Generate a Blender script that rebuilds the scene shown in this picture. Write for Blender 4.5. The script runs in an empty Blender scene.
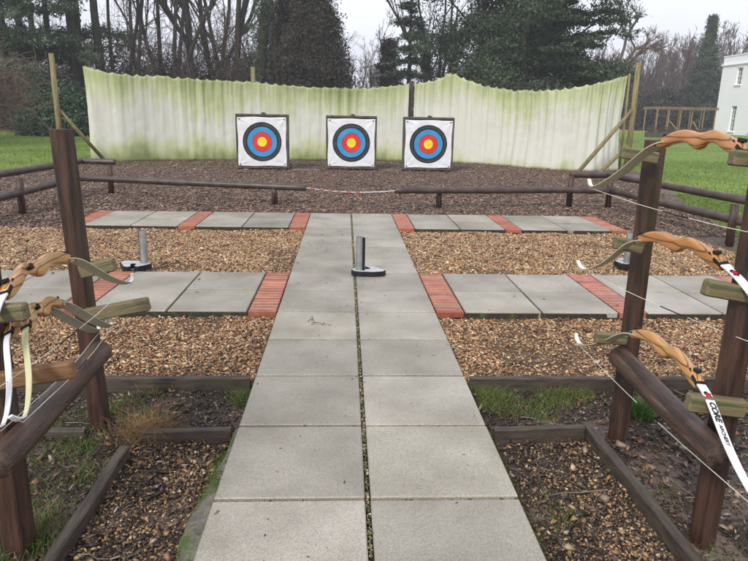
import bpy, math, random
import numpy as np
from mathutils import Matrix, Vector
random.seed(7); RNG = np.random.default_rng(11)
SC = bpy.context.scene
COL = SC.collection
R = math.radians

# ------------------------------------------------------------------ camera
PITCH, YAW, ROLL = 0.258431, 0.048726, 0.019901
cam_d = bpy.data.cameras.new('camera'); cam = bpy.data.objects.new('camera', cam_d); COL.objects.link(cam)
f_ = Vector((math.sin(YAW)*math.cos(PITCH), math.cos(YAW)*math.cos(PITCH), -math.sin(PITCH)))
r_ = Vector((math.cos(YAW), -math.sin(YAW), 0)); u_ = r_.cross(f_)
r2 = math.cos(ROLL)*r_ + math.sin(ROLL)*u_; u2 = -math.sin(ROLL)*r_ + math.cos(ROLL)*u_
M = Matrix((( r2.x, u2.x, -f_.x, -0.10107), (r2.y, u2.y, -f_.y, -2.21279), (r2.z, u2.z, -f_.z, 1.47912), (0, 0, 0, 1)))
cam.matrix_world = M
cam_d.sensor_width = 36; cam_d.lens = 635.867/748*36; cam_d.clip_start = 0.05; cam_d.clip_end = 2000
SC.camera = cam
CAMXY = (-0.10107, -2.21279)

# ------------------------------------------------------------------ sky, sun, exposure
W = bpy.data.worlds.new('World'); SC.world = W; W.use_nodes = True
nt = W.node_tree; nt.nodes.clear()
out = nt.nodes.new('ShaderNodeOutputWorld'); bg = nt.nodes.new('ShaderNodeBackground')
sky = nt.nodes.new('ShaderNodeTexSky'); sky.sky_type = 'NISHITA'; sky.sun_disc = False
sky.sun_elevation = R(38); sky.sun_rotation = R(208); sky.dust_density = 4; sky.air_density = 1
mx = nt.nodes.new('ShaderNodeMix'); mx.data_type = 'RGBA'; mx.inputs[0].default_value = 0.9
tc = nt.nodes.new('ShaderNodeTexCoord'); mp = nt.nodes.new('ShaderNodeMapping'); mp.inputs['Scale'].default_value = (1, 1, 3.5)
nz = nt.nodes.new('ShaderNodeTexNoise'); nz.inputs['Scale'].default_value = 1.6; nz.inputs['Detail'].default_value = 5
cr = nt.nodes.new('ShaderNodeValToRGB'); cr.color_ramp.elements[0].position = 0.3; cr.color_ramp.elements[1].position = 0.75
cr.color_ramp.elements[0].color = (6.2, 6.4, 7.1, 1); cr.color_ramp.elements[1].color = (8.1, 8.2, 9.0, 1)
nt.links.new(tc.outputs['Generated'], mp.inputs[0]); nt.links.new(mp.outputs[0], nz.inputs['Vector']); nt.links.new(nz.outputs[0], cr.inputs[0])
nt.links.new(sky.outputs[0], mx.inputs[6]); nt.links.new(cr.outputs[0], mx.inputs[7]); nt.links.new(mx.outputs[2], bg.inputs[0])
bg.inputs[1].default_value = 0.1
nt.links.new(bg.outputs[0], out.inputs[0])
sun_d = bpy.data.lights.new('sun', 'SUN'); sun = bpy.data.objects.new('sun', sun_d); COL.objects.link(sun)
sun_d.energy = 1.8; sun_d.angle = R(13); sun_d.color = (1, 0.96, 0.9)
sd = Vector((math.sin(R(208))*math.cos(R(38)), math.cos(R(208))*math.cos(R(38)), math.sin(R(38))))
sun.rotation_euler = sd.to_track_quat('Z', 'Y').to_euler()
SC.view_settings.view_transform = 'Standard'; SC.view_settings.look = 'None'
SC.view_settings.exposure = 0.62; SC.view_settings.gamma = 1; SC.view_settings.use_curve_mapping = False

# ------------------------------------------------------------------ materials
def mat(name, c1, c2=None, scale=8, rough=0.7, bump=0.0, bscale=40, stretch=(1, 1, 1), c3=None, s3=60, f3=0.5,
        attr=None, rough2=None, trans=0.0, spec=0.5, lo=0.35, hi=0.65, detail=6, bdist=0.01, grain=None):
    m = bpy.data.materials.new(name); m.use_nodes = True; n = m.node_tree; N = n.nodes; L = n.links
    b = N['Principled BSDF']; b.inputs['Roughness'].default_value = rough
    b.inputs['Specular IOR Level'].default_value = spec
    t = N.new('ShaderNodeTexCoord'); mpn = N.new('ShaderNodeMapping'); mpn.inputs['Scale'].default_value = stretch
    L.new(t.outputs['Object'], mpn.inputs[0])
    col = None
    z = N.new('ShaderNodeTexNoise'); z.inputs['Scale'].default_value = scale; z.inputs['Detail'].default_value = detail
    L.new(mpn.outputs[0], z.inputs['Vector'])
    ramp = N.new('ShaderNodeValToRGB'); ramp.color_ramp.elements[0].position = lo; ramp.color_ramp.elements[1].position = hi
    ramp.color_ramp.elements[0].color = (*c1, 1); ramp.color_ramp.elements[1].color = (*(c2 or c1), 1)
    L.new(z.outputs[0], ramp.inputs[0]); col = ramp.outputs[0]
    if c3:
        z3 = N.new('ShaderNodeTexNoise'); z3.inputs['Scale'].default_value = s3; z3.inputs['Detail'].default_value = 4
        L.new(mpn.outputs[0], z3.inputs['Vector'])
        r3 = N.new('ShaderNodeValToRGB'); r3.color_ramp.elements[0].position = f3; r3.color_ramp.elements[1].position = min(f3+0.12, 1)
        L.new(z3.outputs[0], r3.inputs[0])
        m3 = N.new('ShaderNodeMix'); m3.data_type = 'RGBA'; L.new(r3.outputs[0], m3.inputs[0]); L.new(col, m3.inputs[6]); m3.inputs[7].default_value = (*c3, 1); col = m3.outputs[2]
    if grain:
        vg = N.new('ShaderNodeTexVoronoi'); vg.inputs['Scale'].default_value = grain[0]; L.new(mpn.outputs[0], vg.inputs['Vector'])
        bw = N.new('ShaderNodeSeparateColor'); L.new(vg.outputs['Color'], bw.inputs[0])
        gr = N.new('ShaderNodeValToRGB'); gr.color_ramp.elements[0].color = (1-grain[1], 1-grain[1], 1-grain[1]*.95, 1); gr.color_ramp.elements[1].color = (1.0, .98, .94, 1); gr.color_ramp.elements[1].position = .8
        L.new(bw.outputs[0], gr.inputs[0]); mg = N.new('ShaderNodeMix'); mg.data_type = 'RGBA'; mg.blend_type = 'MULTIPLY'; mg.inputs[0].default_value = 1; L.new(col, mg.inputs[6]); L.new(gr.outputs[0], mg.inputs[7]); col = mg.outputs[2]
    if attr:
        a = N.new('ShaderNodeAttribute'); a.attribute_name = 'col'
        ma = N.new('ShaderNodeMix'); ma.data_type = 'RGBA'; ma.blend_type = 'MULTIPLY'; ma.inputs[0].default_value = attr
        L.new(col, ma.inputs[6]); L.new(a.outputs['Color'], ma.inputs[7]); col = ma.outputs[2]
    L.new(col, b.inputs['Base Color'])
    if rough2 is not None:
        zr = N.new('ShaderNodeTexNoise'); zr.inputs['Scale'].default_value = 1.7; zr.inputs['Detail'].default_value = 5; L.new(t.outputs['Object'], zr.inputs['Vector'])
        mr = N.new('ShaderNodeMapRange'); mr.inputs[1].default_value = 0.35; mr.inputs[2].default_value = 0.65; mr.inputs[3].default_value = rough; mr.inputs[4].default_value = rough2
        L.new(zr.outputs[0], mr.inputs[0]); L.new(mr.outputs[0], b.inputs['Roughness'])
    if bump:
        zb = N.new('ShaderNodeTexNoise'); zb.inputs['Scale'].default_value = bscale; zb.inputs['Detail'].default_value = 5; L.new(mpn.outputs[0], zb.inputs['Vector'])
        bn = N.new('ShaderNodeBump'); bn.inputs['Strength'].default_value = bump; bn.inputs['Distance'].default_value = bdist
        L.new(zb.outputs[0], bn.inputs['Height']); L.new(bn.outputs[0], b.inputs['Normal'])
    if trans:
        tr = N.new('ShaderNodeBsdfTranslucent'); L.new(col, tr.inputs[0]); ms = N.new('ShaderNodeMixShader'); ms.inputs[0].default_value = trans
        L.new(b.outputs[0], ms.inputs[1]); L.new(tr.outputs[0], ms.inputs[2]); L.new(ms.outputs[0], N['Material Output'].inputs[0])
    return m

M_slab = mat('exposed_aggregate_slab', (0.29, 0.267, 0.22), (0.455, 0.43, 0.373), 2.3, 0.22, 0.35, 260, grain=(300, .42), attr=1.0, rough2=0.5, bdist=0.004, lo=.3, hi=.62, detail=9)
M_joint = mat('joint_grit', (0.014, 0.012, 0.009), (0.05, 0.042, 0.028), 60, 0.9, 0.8, 120, c3=(0.06, 0.09, 0.02), s3=9, f3=0.56)
M_brick = mat('wet_red_brick', (0.33, 0.088, 0.048), (0.43, 0.15, 0.085), 9, 0.2, 0.3, 90, attr=1.0, rough2=0.5)
M_mortar = mat('brick_mortar', (0.34, 0.25, 0.21), (0.48, 0.38, 0.33), 20, 0.8, 0.4, 90)
M_soil = mat('dark_damp_soil', (0.02, 0.014, 0.011), (0.07, 0.048, 0.033), 9, 0.42, 1.0, 60, c3=(0.11, 0.075, 0.045), s3=70, f3=0.58, bdist=0.03)
M_bark = mat('bark_mulch', (0.08, 0.056, 0.046), (0.165, 0.118, 0.096), 2.2, 0.8, 1.0, 45, c3=(0.17, 0.115, 0.085), s3=38, f3=0.55, bdist=0.04)
M_chipbase = mat('chip_bed_base', (0.09, 0.055, 0.03), (0.2, 0.13, 0.07), 18, 0.85, 1.0, 60, c3=(0.03, 0.02, 0.014), s3=30, f3=0.6, bdist=0.03)
M_chip = mat('chip', (0.8, 0.8, 0.8), (1, 1, 1), 3, 0.42, attr=1.0)
M_lawn = mat('lawn_grass', (0.13, 0.205, 0.04), (0.215, 0.295, 0.07), 0.35, 0.9, 0.9, 26, c3=(0.10, 0.085, 0.035), s3=1.3, f3=0.66, spec=0.15, bdist=0.05)
M_blade = mat('grass_blade', (0.8, 0.8, 0.8), (1, 1, 1), 2, 0.55, attr=1.0, trans=0.3, spec=0.3)
M_stain = mat('dark_stained_timber', (0.02, 0.010, 0.007), (0.078, 0.037, 0.024), 5, 0.38, 0.9, 30, stretch=(7, 7, 0.7), c3=(0.095, 0.05, 0.03), s3=7, f3=0.63, rough2=0.6, bdist=0.006)
M_rail = mat('dark_stained_round_rail', (0.028, 0.016, 0.012), (0.098, 0.054, 0.038), 5, 0.30, 0.9, 30, stretch=(7, 0.8, 7), c3=(0.13, 0.09, 0.07), s3=6, f3=0.58, rough2=0.6, bdist=0.008)  # lighter grey patches are wet highlights put into the colour
M_railx = mat('dark_stained_fence_rail', (0.035, 0.022, 0.02), (0.08, 0.052, 0.046), 5, 0.34, 0.3, 30, rough2=0.5, bdist=0.005)
M_arm = mat('weathered_green_timber', (0.13, 0.10, 0.05), (0.21, 0.17, 0.085), 5, 0.6, 0.5, 40, stretch=(0.8, 8, 8), c3=(0.075, 0.085, 0.035), s3=5, f3=0.5, bdist=0.005)
M_armb = mat('brown_timber', (0.15, 0.075, 0.03), (0.23, 0.12, 0.05), 5, 0.55, 0.5, 40, stretch=(0.8, 8, 8), c3=(0.09, 0.06, 0.03), s3=6, f3=0.6, bdist=0.005)
M_board = mat('weathered_edging_timber', (0.03, 0.022, 0.017), (0.085, 0.062, 0.046), 6, 0.6, 0.6, 40, stretch=(1.4, 9, 9), c3=(0.045, 0.055, 0.022), s3=4, f3=0.56, bdist=0.006)
M_boardy = mat('weathered_edging_timber_long', (0.05, 0.042, 0.03), (0.12, 0.10, 0.072), 6, 0.6, 0.6, 40, stretch=(9, 1.4, 9), c3=(0.05, 0.065, 0.028), s3=4, f3=0.54, bdist=0.006)
M_post = mat('mossy_round_pole', (0.17, 0.13, 0.06), (0.27, 0.21, 0.10), 4, 0.75, 0.5, 30, stretch=(5, 5, 0.7), c3=(0.11, 0.13, 0.04), s3=5, f3=0.52)
M_metal = mat('galvanised_steel', (0.30, 0.32, 0.33), (0.45, 0.47, 0.48), 12, 0.35, 0.1, 60); M_metal.node_tree.nodes['Principled BSDF'].inputs['Metallic'].default_value = 0.75
M_plate = mat('grey_painted_plate', (0.38, 0.38, 0.40), (0.5, 0.5, 0.52), 9, 0.35, 0.1, 60, rough2=0.5)
M_black = mat('black_rubber', (0.012, 0.012, 0.013), (0.02, 0.02, 0.021), 20, 0.6, spec=.2)
M_white_limb = mat('white_gloss_limb', (0.74, 0.75, 0.76), (0.8, 0.8, 0.8), 6, 0.25, c3=(0.5, 0.5, 0.47), s3=14, f3=0.66)
M_beige_limb = mat('beige_limb', (0.38, 0.35, 0.25), (0.48, 0.44, 0.33), 6, 0.35, stretch=(6, 1, 1))
M_yellow_limb = mat('cream_limb', (0.50, 0.48, 0.26), (0.6, 0.57, 0.34), 6, 0.3, stretch=(6, 1, 1))
M_string = mat('bow_string', (0.55, 0.53, 0.46), (0.7, 0.68, 0.6), 90, 0.7)
M_red = mat('red_print', (0.55, 0.02, 0.03), rough=0.35)
M_ink = mat('black_print', (0.012, 0.012, 0.015), rough=0.35)
M_bark_tree = mat('tree_bark', (0.028, 0.026, 0.022), (0.062, 0.055, 0.045), 6, 0.9, 0.6, 9, stretch=(1, 1, 0.3), c3=(0.035, 0.045, 0.02), s3=1.2, f3=0.52, spec=0.1)
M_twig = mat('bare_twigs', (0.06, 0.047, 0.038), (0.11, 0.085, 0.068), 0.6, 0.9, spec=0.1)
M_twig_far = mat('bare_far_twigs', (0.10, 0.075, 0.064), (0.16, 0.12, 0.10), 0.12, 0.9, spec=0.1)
M_ever = mat('dark_evergreen', (0.036, 0.056, 0.034), (0.08, 0.112, 0.06), 0.7, 0.7, attr=1.0, spec=0.25)
M_everbrown = mat('brown_evergreen', (0.042, 0.038, 0.03), (0.075, 0.064, 0.048), 0.7, 0.8, attr=1.0, spec=0.15)
M_rhodo = mat('rhododendron_leaves', (0.03, 0.07, 0.032), (0.065, 0.125, 0.055), 1.2, 0.5, attr=1.0, spec=0.4)
M_house = mat('white_render', (0.83, 0.85, 0.87), (0.88, 0.89, 0.9), 0.5, 0.8)
M_glass = mat('dark_window_glass', (0.03, 0.035, 0.045), (0.06, 0.065, 0.08), 1.5, 0.08)
M_pergola = mat('pergola_timber', (0.20, 0.13, 0.07), (0.30, 0.20, 0.11), 2, 0.8)
M_concrete = mat('rough_mortar', (0.10, 0.09, 0.075), (0.20, 0.18, 0.15), 14, 0.85, 1.0, 40, c3=(0.06, 0.09, 0.015), s3=7, f3=0.5, bdist=0.02)
M_litter = mat('leaf_litter_strip', (0.08, 0.045, 0.025), (0.14, 0.08, 0.05), 0.5, 0.95, 0.5, 10, spec=0.1)

def wood_bow(name, tint):
    m = bpy.data.materials.new(name); m.use_nodes = True; n = m.node_tree; N = n.nodes; L = n.links; b = N['Principled BSDF']
    t = N.new('ShaderNodeTexCoord'); sp = N.new('ShaderNodeSeparateXYZ'); L.new(t.outputs['Object'], sp.inputs[0])
    ns = N.new('ShaderNodeTexNoise'); ns.inputs['Scale'].default_value = 5; L.new(t.outputs['Object'], ns.inputs['Vector'])
    a = N.new('ShaderNodeMath'); a.operation = 'MULTIPLY_ADD'; L.new(ns.outputs[0], a.inputs[0]); a.inputs[1].default_value = 0.012
    c = N.new('ShaderNodeMath'); c.operation = 'MULTIPLY_ADD'; L.new(sp.outputs[0], c.inputs[0]); c.inputs[1].default_value = -1.7; zs_ = N.new('ShaderNodeMath'); zs_.operation = 'MULTIPLY'; zs_.inputs[1].default_value = 1.0; L.new(sp.outputs[2], zs_.inputs[0]); L.new(zs_.outputs[0], c.inputs[2]); L.new(c.outputs[0], a.inputs[2])
    w = N.new('ShaderNodeMath'); w.operation = 'MULTIPLY'; L.new(a.outputs[0], w.inputs[0]); w.inputs[1].default_value = 185
    s = N.new('ShaderNodeMath'); s.operation = 'SINE'; L.new(w.outputs[0], s.inputs[0])
    r = N.new('ShaderNodeValToRGB'); e = r.color_ramp.elements
    e[0].position = 0.0; e[0].color = (*tint, 1); e[1].position = 1.0; e[1].color = (0.17, 0.056, 0.018, 1)
    x = e.new(0.84); x.color = (*[k*0.9 for k in tint], 1)
    mr = N.new('ShaderNodeMapRange'); mr.inputs[1].default_value = -1; mr.inputs[2].default_value = 1; L.new(s.outputs[0], mr.inputs[0]); L.new(mr.outputs[0], r.inputs[0])
    g = N.new('ShaderNodeTexNoise'); g.inputs['Scale'].default_value = 60; mpn = N.new('ShaderNodeMapping'); mpn.inputs['Scale'].default_value = (1, 0.08, 1); L.new(t.outputs['Object'], mpn.inputs[0]); L.new(mpn.outputs[0], g.inputs['Vector'])
    mm = N.new('ShaderNodeMix'); mm.data_type = 'RGBA'; mm.blend_type = 'MULTIPLY'; mm.inputs[0].default_value = 0.5; L.new(r.outputs[0], mm.inputs[6]); L.new(g.outputs[0], mm.inputs[7])
    L.new(mm.outputs[2], b.inputs['Base Color']); b.inputs['Roughness'].default_value = 0.3; b.inputs['Coat Weight'].default_value = 0.4; b.inputs['Coat Roughness'].default_value = 0.15
    return m
M_bow1 = wood_bow('laminated_orange_wood', (0.66, 0.29, 0.085))
M_bow2 = wood_bow('laminated_pale_wood', (0.72, 0.37, 0.12))

def face_mat():
    m = bpy.data.materials.new('target_face_print'); m.use_nodes = True; n = m.node_tree; N = n.nodes; L = n.links; b = N['Principled BSDF']
    t = N.new('ShaderNodeTexCoord'); sp = N.new('ShaderNodeSeparateXYZ'); L.new(t.outputs['Object'], sp.inputs[0])
    cb = N.new('ShaderNodeCombineXYZ'); L.new(sp.outputs[0], cb.inputs[0]); L.new(sp.outputs[2], cb.inputs[2])
    ln = N.new('ShaderNodeVectorMath'); ln.operation = 'LENGTH'; L.new(cb.outputs[0], ln.inputs[0])
    r = N.new('ShaderNodeValToRGB'); r.color_ramp.interpolation = 'CONSTANT'; e = r.color_ramp.elements
    Y = (0.85, 0.62, 0.02, 1); RD = (0.62, 0.03, 0.025, 1); BL = (0.03, 0.27, 0.56, 1); K = (0.012, 0.014, 0.018, 1); WH = (0.70, 0.71, 0.74, 1); G = (0.12, 0.12, 0.13, 1)
    stops = [(0, Y), (0.124, K), (0.127, RD), (0.19, (0.4, 0.02, 0.02, 1)), (0.193, RD), (0.252, K), (0.258, BL), (0.32, (0.02, 0.18, 0.4, 1)), (0.323, BL), (0.385, K), (0.448, G), (0.456, K), (0.51, WH)]
    e[0].position = 0; e[0].color = Y; e[1].position = stops[1][0]; e[1].color = stops[1][1]
    for p_, c_ in stops[2:]: x = e.new(p_); x.color = c_
    L.new(ln.outputs['Value'], r.inputs[0])
    z = N.new('ShaderNodeTexNoise'); z.inputs['Scale'].default_value = 5; z.inputs['Detail'].default_value = 5; L.new(t.outputs['Object'], z.inputs['Vector'])
    rr = N.new('ShaderNodeValToRGB'); rr.color_ramp.elements[0].position = 0.3; rr.color_ramp.elements[1].position = 0.6; rr.color_ramp.elements[0].color = (0.86, 0.86, 0.84, 1); rr.color_ramp.elements[1].color = (1, 1, 1, 1); L.new(z.outputs[0], rr.inputs[0])
    mm = N.new('ShaderNodeMix'); mm.data_type = 'RGBA'; mm.blend_type = 'MULTIPLY'; mm.inputs[0].default_value = 1; L.new(r.outputs[0], mm.inputs[6]); L.new(rr.outputs[0], mm.inputs[7])
    L.new(mm.outputs[2], b.inputs['Base Color']); b.inputs['Roughness'].default_value = 0.5
    return m
M_face = face_mat()

def curtain_mat(name, mid, low):
    # algae stains: strong in runs from the top hem, patchy along the bottom; clean white band between
    m = bpy.data.materials.new(name); m.use_nodes = True; n = m.node_tree; N = n.nodes; L = n.links; b = N['Principled BSDF']
    a = N.new('ShaderNodeAttribute'); a.attribute_name = 'uvh'   # x = metres along, y = 0..1 height
    sp = N.new('ShaderNodeSeparateXYZ'); L.new(a.outputs['Vector'], sp.inputs[0])
    mpn = N.new('ShaderNodeMapping'); mpn.inputs['Scale'].default_value = (4.6, 0.8, 1); L.new(a.outputs['Vector'], mpn.inputs[0])
    z = N.new('ShaderNodeTexNoise'); z.inputs['Scale'].default_value = 1.3; z.inputs['Detail'].default_value = 10; z.inputs['Roughness'].default_value = .66; L.new(mpn.outputs[0], z.inputs['Vector'])
    z2 = N.new('ShaderNodeTexNoise'); z2.inputs['Scale'].default_value = 1.1; z2.inputs['Detail'].default_value = 10; z2.inputs['Roughness'].default_value = .62; L.new(a.outputs['Vector'], z2.inputs['Vector'])
    # top stain
    t1 = N.new('ShaderNodeMath'); t1.operation = 'MULTIPLY_ADD'; L.new(z.outputs[0], t1.inputs[0]); t1.inputs[1].default_value = 1.15; L.new(sp.outputs[1], t1.inputs[2])
    z4 = N.new('ShaderNodeTexNoise'); z4.inputs['Scale'].default_value = .45; z4.inputs['Detail'].default_value = 4; L.new(a.outputs['Vector'], z4.inputs['Vector'])
    t4 = N.new('ShaderNodeMath'); t4.operation = 'MULTIPLY_ADD'; t4.inputs[1].default_value = 1.3; L.new(z4.outputs[0], t4.inputs[0]); L.new(t1.outputs[0], t4.inputs[2]); t5 = N.new('ShaderNodeMath'); t5.operation = 'SUBTRACT'; t5.inputs[1].default_value = .65; L.new(t4.outputs[0], t5.inputs[0]); t1 = t5
    r1 = N.new('ShaderNodeMapRange'); r1.inputs[1].default_value = mid+.2; r1.inputs[2].default_value = mid+0.86; L.new(t1.outputs[0], r1.inputs[0])
    t2 = N.new('ShaderNodeMath'); t2.operation = 'MULTIPLY_ADD'; L.new(z2.outputs[0], t2.inputs[0]); t2.inputs[1].default_value = -0.9; L.new(sp.outputs[1], t2.inputs[2])
    r2_ = N.new('ShaderNodeMapRange'); r2_.inputs[1].default_value = low; r2_.inputs[2].default_value = low-0.3; L.new(t2.outputs[0], r2_.inputs[0])
    mxx = N.new('ShaderNodeMath'); mxx.operation = 'MAXIMUM'; L.new(r1.outputs[0], mxx.inputs[0]); L.new(r2_.outputs[0], mxx.inputs[1])
    cr_ = N.new('ShaderNodeValToRGB'); e = cr_.color_ramp.elements; e[0].color = (0.84, 0.84, 0.77, 1); e[1].color = (0.36, 0.41, 0.17, 1); x = e.new(0.4); x.color = (0.72, 0.75, 0.50, 1); x = e.new(0.75); x.color = (0.52, 0.57, 0.29, 1)
    L.new(mxx.outputs[0], cr_.inputs[0]); L.new(cr_.outputs[0], b.inputs['Base Color']); b.inputs['Roughness'].default_value = 0.6
    tr = N.new('ShaderNodeBsdfTranslucent'); L.new(cr_.outputs[0], tr.inputs[0]); ms = N.new('ShaderNodeMixShader'); ms.inputs[0].default_value = 0.45
    L.new(b.outputs[0], ms.inputs[1]); L.new(tr.outputs[0], ms.inputs[2]); L.new(ms.outputs[0], N['Material Output'].inputs[0])
    zb = N.new('ShaderNodeTexNoise'); zb.inputs['Scale'].default_value = 6; zb.inputs['Detail'].default_value = 8; zb.inputs['Roughness'].default_value = .65; zb.inputs['Distortion'].default_value = 1.5; L.new(mpn.outputs[0], zb.inputs['Vector']); bn = N.new('ShaderNodeBump'); bn.inputs['Strength'].default_value = .5; bn.inputs['Distance'].default_value = .03; L.new(zb.outputs[0], bn.inputs['Height']); L.new(bn.outputs[0], b.inputs['Normal']); L.new(bn.outputs[0], tr.inputs['Normal'])
    return m
M_curL = curtain_mat('algae_stained_sheet_left', 0.88, -0.12)
M_curR = curtain_mat('algae_stained_sheet_right', 0.97, -0.34)

# ------------------------------------------------------------------ mesh helpers
class MB:
    def __init__(s): s.v = []; s.f = []; s.c = []; s.n = 0
    def add(s, V, F, c=None):
        s.v.append(np.asarray(V, float)); s.f += [tuple(i+s.n for i in q) for q in F]; s.n += len(V)
        s.c.append(np.tile(np.array(c if c is not None else (1, 1, 1), float), (len(V), 1)))
        return s
    def box(s, c, d, rot=None, col=None, ch=0.0):
        x, y, z = [k/2 for k in d]
        if ch:
            V = []; k = ch
            for sx in (-1, 1):
                for sy in (-1, 1):
                    for sz in (-1, 1):
                        V += [((x-k)*sx, (y-k)*sy, z*sz), ((x-k)*sx, y*sy, (z-k)*sz), (x*sx, (y-k)*sy, (z-k)*sz)]
            I = lambda sx, sy, sz, a: (((sx > 0)*4+(sy > 0)*2+(sz > 0))*3+a)
            F = []
            for a, ax in ((0, 2), (1, 1), (2, 0)):
                o = [q for q in (0, 1, 2) if q != ax]
                for sg in (-1, 1):
                    q = []
                    for p0, p1 in ((-1, -1), (1, -1), (1, 1), (-1, 1)):
                        t = [0, 0, 0]; t[ax] = sg; t[o[0]] = p0; t[o[1]] = p1; q.append(I(*t, a))
                    F.append(tuple(q))
            for ax in (0, 1, 2):      # edges along ax
                o = [q for q in (0, 1, 2) if q != ax]
                fa = {2: 0, 1: 1, 0: 2}
                for p0 in (-1, 1):
                    for p1 in (-1, 1):
                        t0 = [0, 0, 0]; t0[o[0]] = p0; t0[o[1]] = p1; t1 = list(t0); t0[ax] = -1; t1[ax] = 1
                        F.append((I(*t0, fa[o[0]]), I(*t1, fa[o[0]]), I(*t1, fa[o[1]]), I(*t0, fa[o[1]])))
            for sx in (-1, 1):
                for sy in (-1, 1):
                    for sz in (-1, 1): F.append((I(sx, sy, sz, 0), I(sx, sy, sz, 1), I(sx, sy, sz, 2)))
        else:
            V = [(a, b, e) for a in (-x, x) for b in (-y, y) for e in (-z, z)]
            F = [(0, 1, 3, 2), (4, 6, 7, 5), (0, 4, 5, 1), (2, 3, 7, 6), (0, 2, 6, 4), (1, 5, 7, 3)]
        V = np.array(V)
        if rot is not None: V = V @ np.array(rot).T
        return s.add(V+np.array(c), F, col)
    def tube(s, P, Rr, n=8, cap=True, col=None, flat=1.0, wob=0.0):
        P = np.asarray(P, float); k = len(P); Rr = np.broadcast_to(np.asarray(Rr, float), (k,))
        T = np.gradient(P, axis=0) if k > 2 else np.tile(P[1]-P[0], (2, 1)); T /= np.linalg.norm(T, axis=1)[:, None]+1e-9
        up = np.array([0, 0, 1.]) if abs(T[0][2]) < 0.9 else np.array([1., 0, 0])
        A = np.cross(T, up); A /= np.linalg.norm(A, axis=1)[:, None]+1e-9; B = np.cross(T, A)
        th = np.arange(n)/n*2*np.pi
        rr = Rr[:, None]*(1+(RNG.normal(0, wob, (k, n)) if wob else 0))
        V = P[:, None]+rr[..., None]*(np.cos(th)[None, :, None]*A[:, None]+flat*np.sin(th)[None, :, None]*B[:, None])
        V = V.reshape(-1, 3)
        F = [(i*n+j, i*n+(j+1) % n, (i+1)*n+(j+1) % n, (i+1)*n+j) for i in range(k-1) for j in range(n)]
        if cap: F += [tuple(range(n))[::-1], tuple((k-1)*n+j for j in range(n))]
        return s.add(V, F, col)
    def build(s, name, m, parent=None, smooth=False, bevel=0, kind=None):
        me = bpy.data.meshes.new(name)
        me.from_pydata(np.concatenate(s.v).tolist(), [], s.f); 
        ca = me.color_attributes.new('col', 'FLOAT_COLOR', 'POINT'); c = np.concatenate(s.c); ca.data.foreach_set('color', np.c_[c, np.ones(len(c))].astype(np.float32).ravel())
        if smooth: me.polygons.foreach_set('use_smooth', [True]*len(me.polygons))
        me.materials.append(m); me.update()
        o = bpy.data.objects.new(name, me); COL.objects.link(o)
        if parent: o.parent = parent
        if bevel:
            b = o.modifiers.new('b', 'BEVEL'); b.width = bevel; b.segments = 2; b.limit_method = 'ANGLE'
        if kind: o['kind'] = kind
        return o
def fast(name, V, counts, c, m, smooth=False, parent=None, kind=None, F=None):
    """big arrays: V (n,k,3) polygons without shared vertices, or V plus face index array F"""
    me = bpy.data.meshes.new(name)
    if F is None: n, k = V.shape[:2]; F = np.arange(n*k).reshape(n, k); V = V.reshape(-1, 3)
    nf, k = F.shape
    me.vertices.add(len(V)); me.vertices.foreach_set('co', V.astype(np.float32).ravel())
    me.loops.add(nf*k); me.loops.foreach_set('vertex_index', F.astype(np.int32).ravel())
    me.polygons.add(nf); me.polygons.foreach_set('loop_start', np.arange(0, nf*k, k, dtype=np.int32)); me.polygons.foreach_set('loop_total', np.full(nf, k, dtype=np.int32))
    me.update(calc_edges=True)
    if c is not None:
        ca = me.color_attributes.new('col', 'FLOAT_COLOR', 'POINT'); ca.data.foreach_set('color', np.c_[c, np.ones(len(c))].astype(np.float32).ravel())
    if smooth: me.polygons.foreach_set('use_smooth', np.ones(nf, bool))
    me.materials.append(m); o = bpy.data.objects.new(name, me); COL.objects.link(o)
    if parent: o.parent = parent
    if kind: o['kind'] = kind
    return o
def empty(name, loc, label, cat, group=None, rz=0):
    o = bpy.data.objects.new(name, None); COL.objects.link(o); o.location = loc; o.rotation_euler.z = rz; o.empty_display_size = 0.1
    return tag(o, label, cat, group)
def tag(o, label, cat, group=None, kind=None):
    o['label'] = label; o['category'] = cat
    if group: o['group'] = group
    if kind: o['kind'] = kind
    return o
def rotz(a): c, s = math.cos(a), math.sin(a); return [[c, -s, 0], [s, c, 0], [0, 0, 1]]
def roty(a): c, s = math.cos(a), math.sin(a); return [[c, 0, s], [0, 1, 0], [-s, 0, c]]
def norm(v): return v/(np.linalg.norm(v, axis=-1, keepdims=True)+1e-9)
def vnoise(x, y, s=1.0, seed=0):
    g = np.random.default_rng(seed).random((64, 64)); x = np.asarray(x)*s; y = np.asarray(y)*s
    xi = np.floor(x).astype(int); yi = np.floor(y).astype(int); fx = x-xi; fy = y-yi; fx = fx*fx*(3-2*fx); fy = fy*fy*(3-2*fy)
    G = lambda a, b: g[a % 64, b % 64]
    return (G(xi, yi)*(1-fx)+G(xi+1, yi)*fx)*(1-fy)+(G(xi, yi+1)*(1-fx)+G(xi+1, yi+1)*fx)*fy

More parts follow.
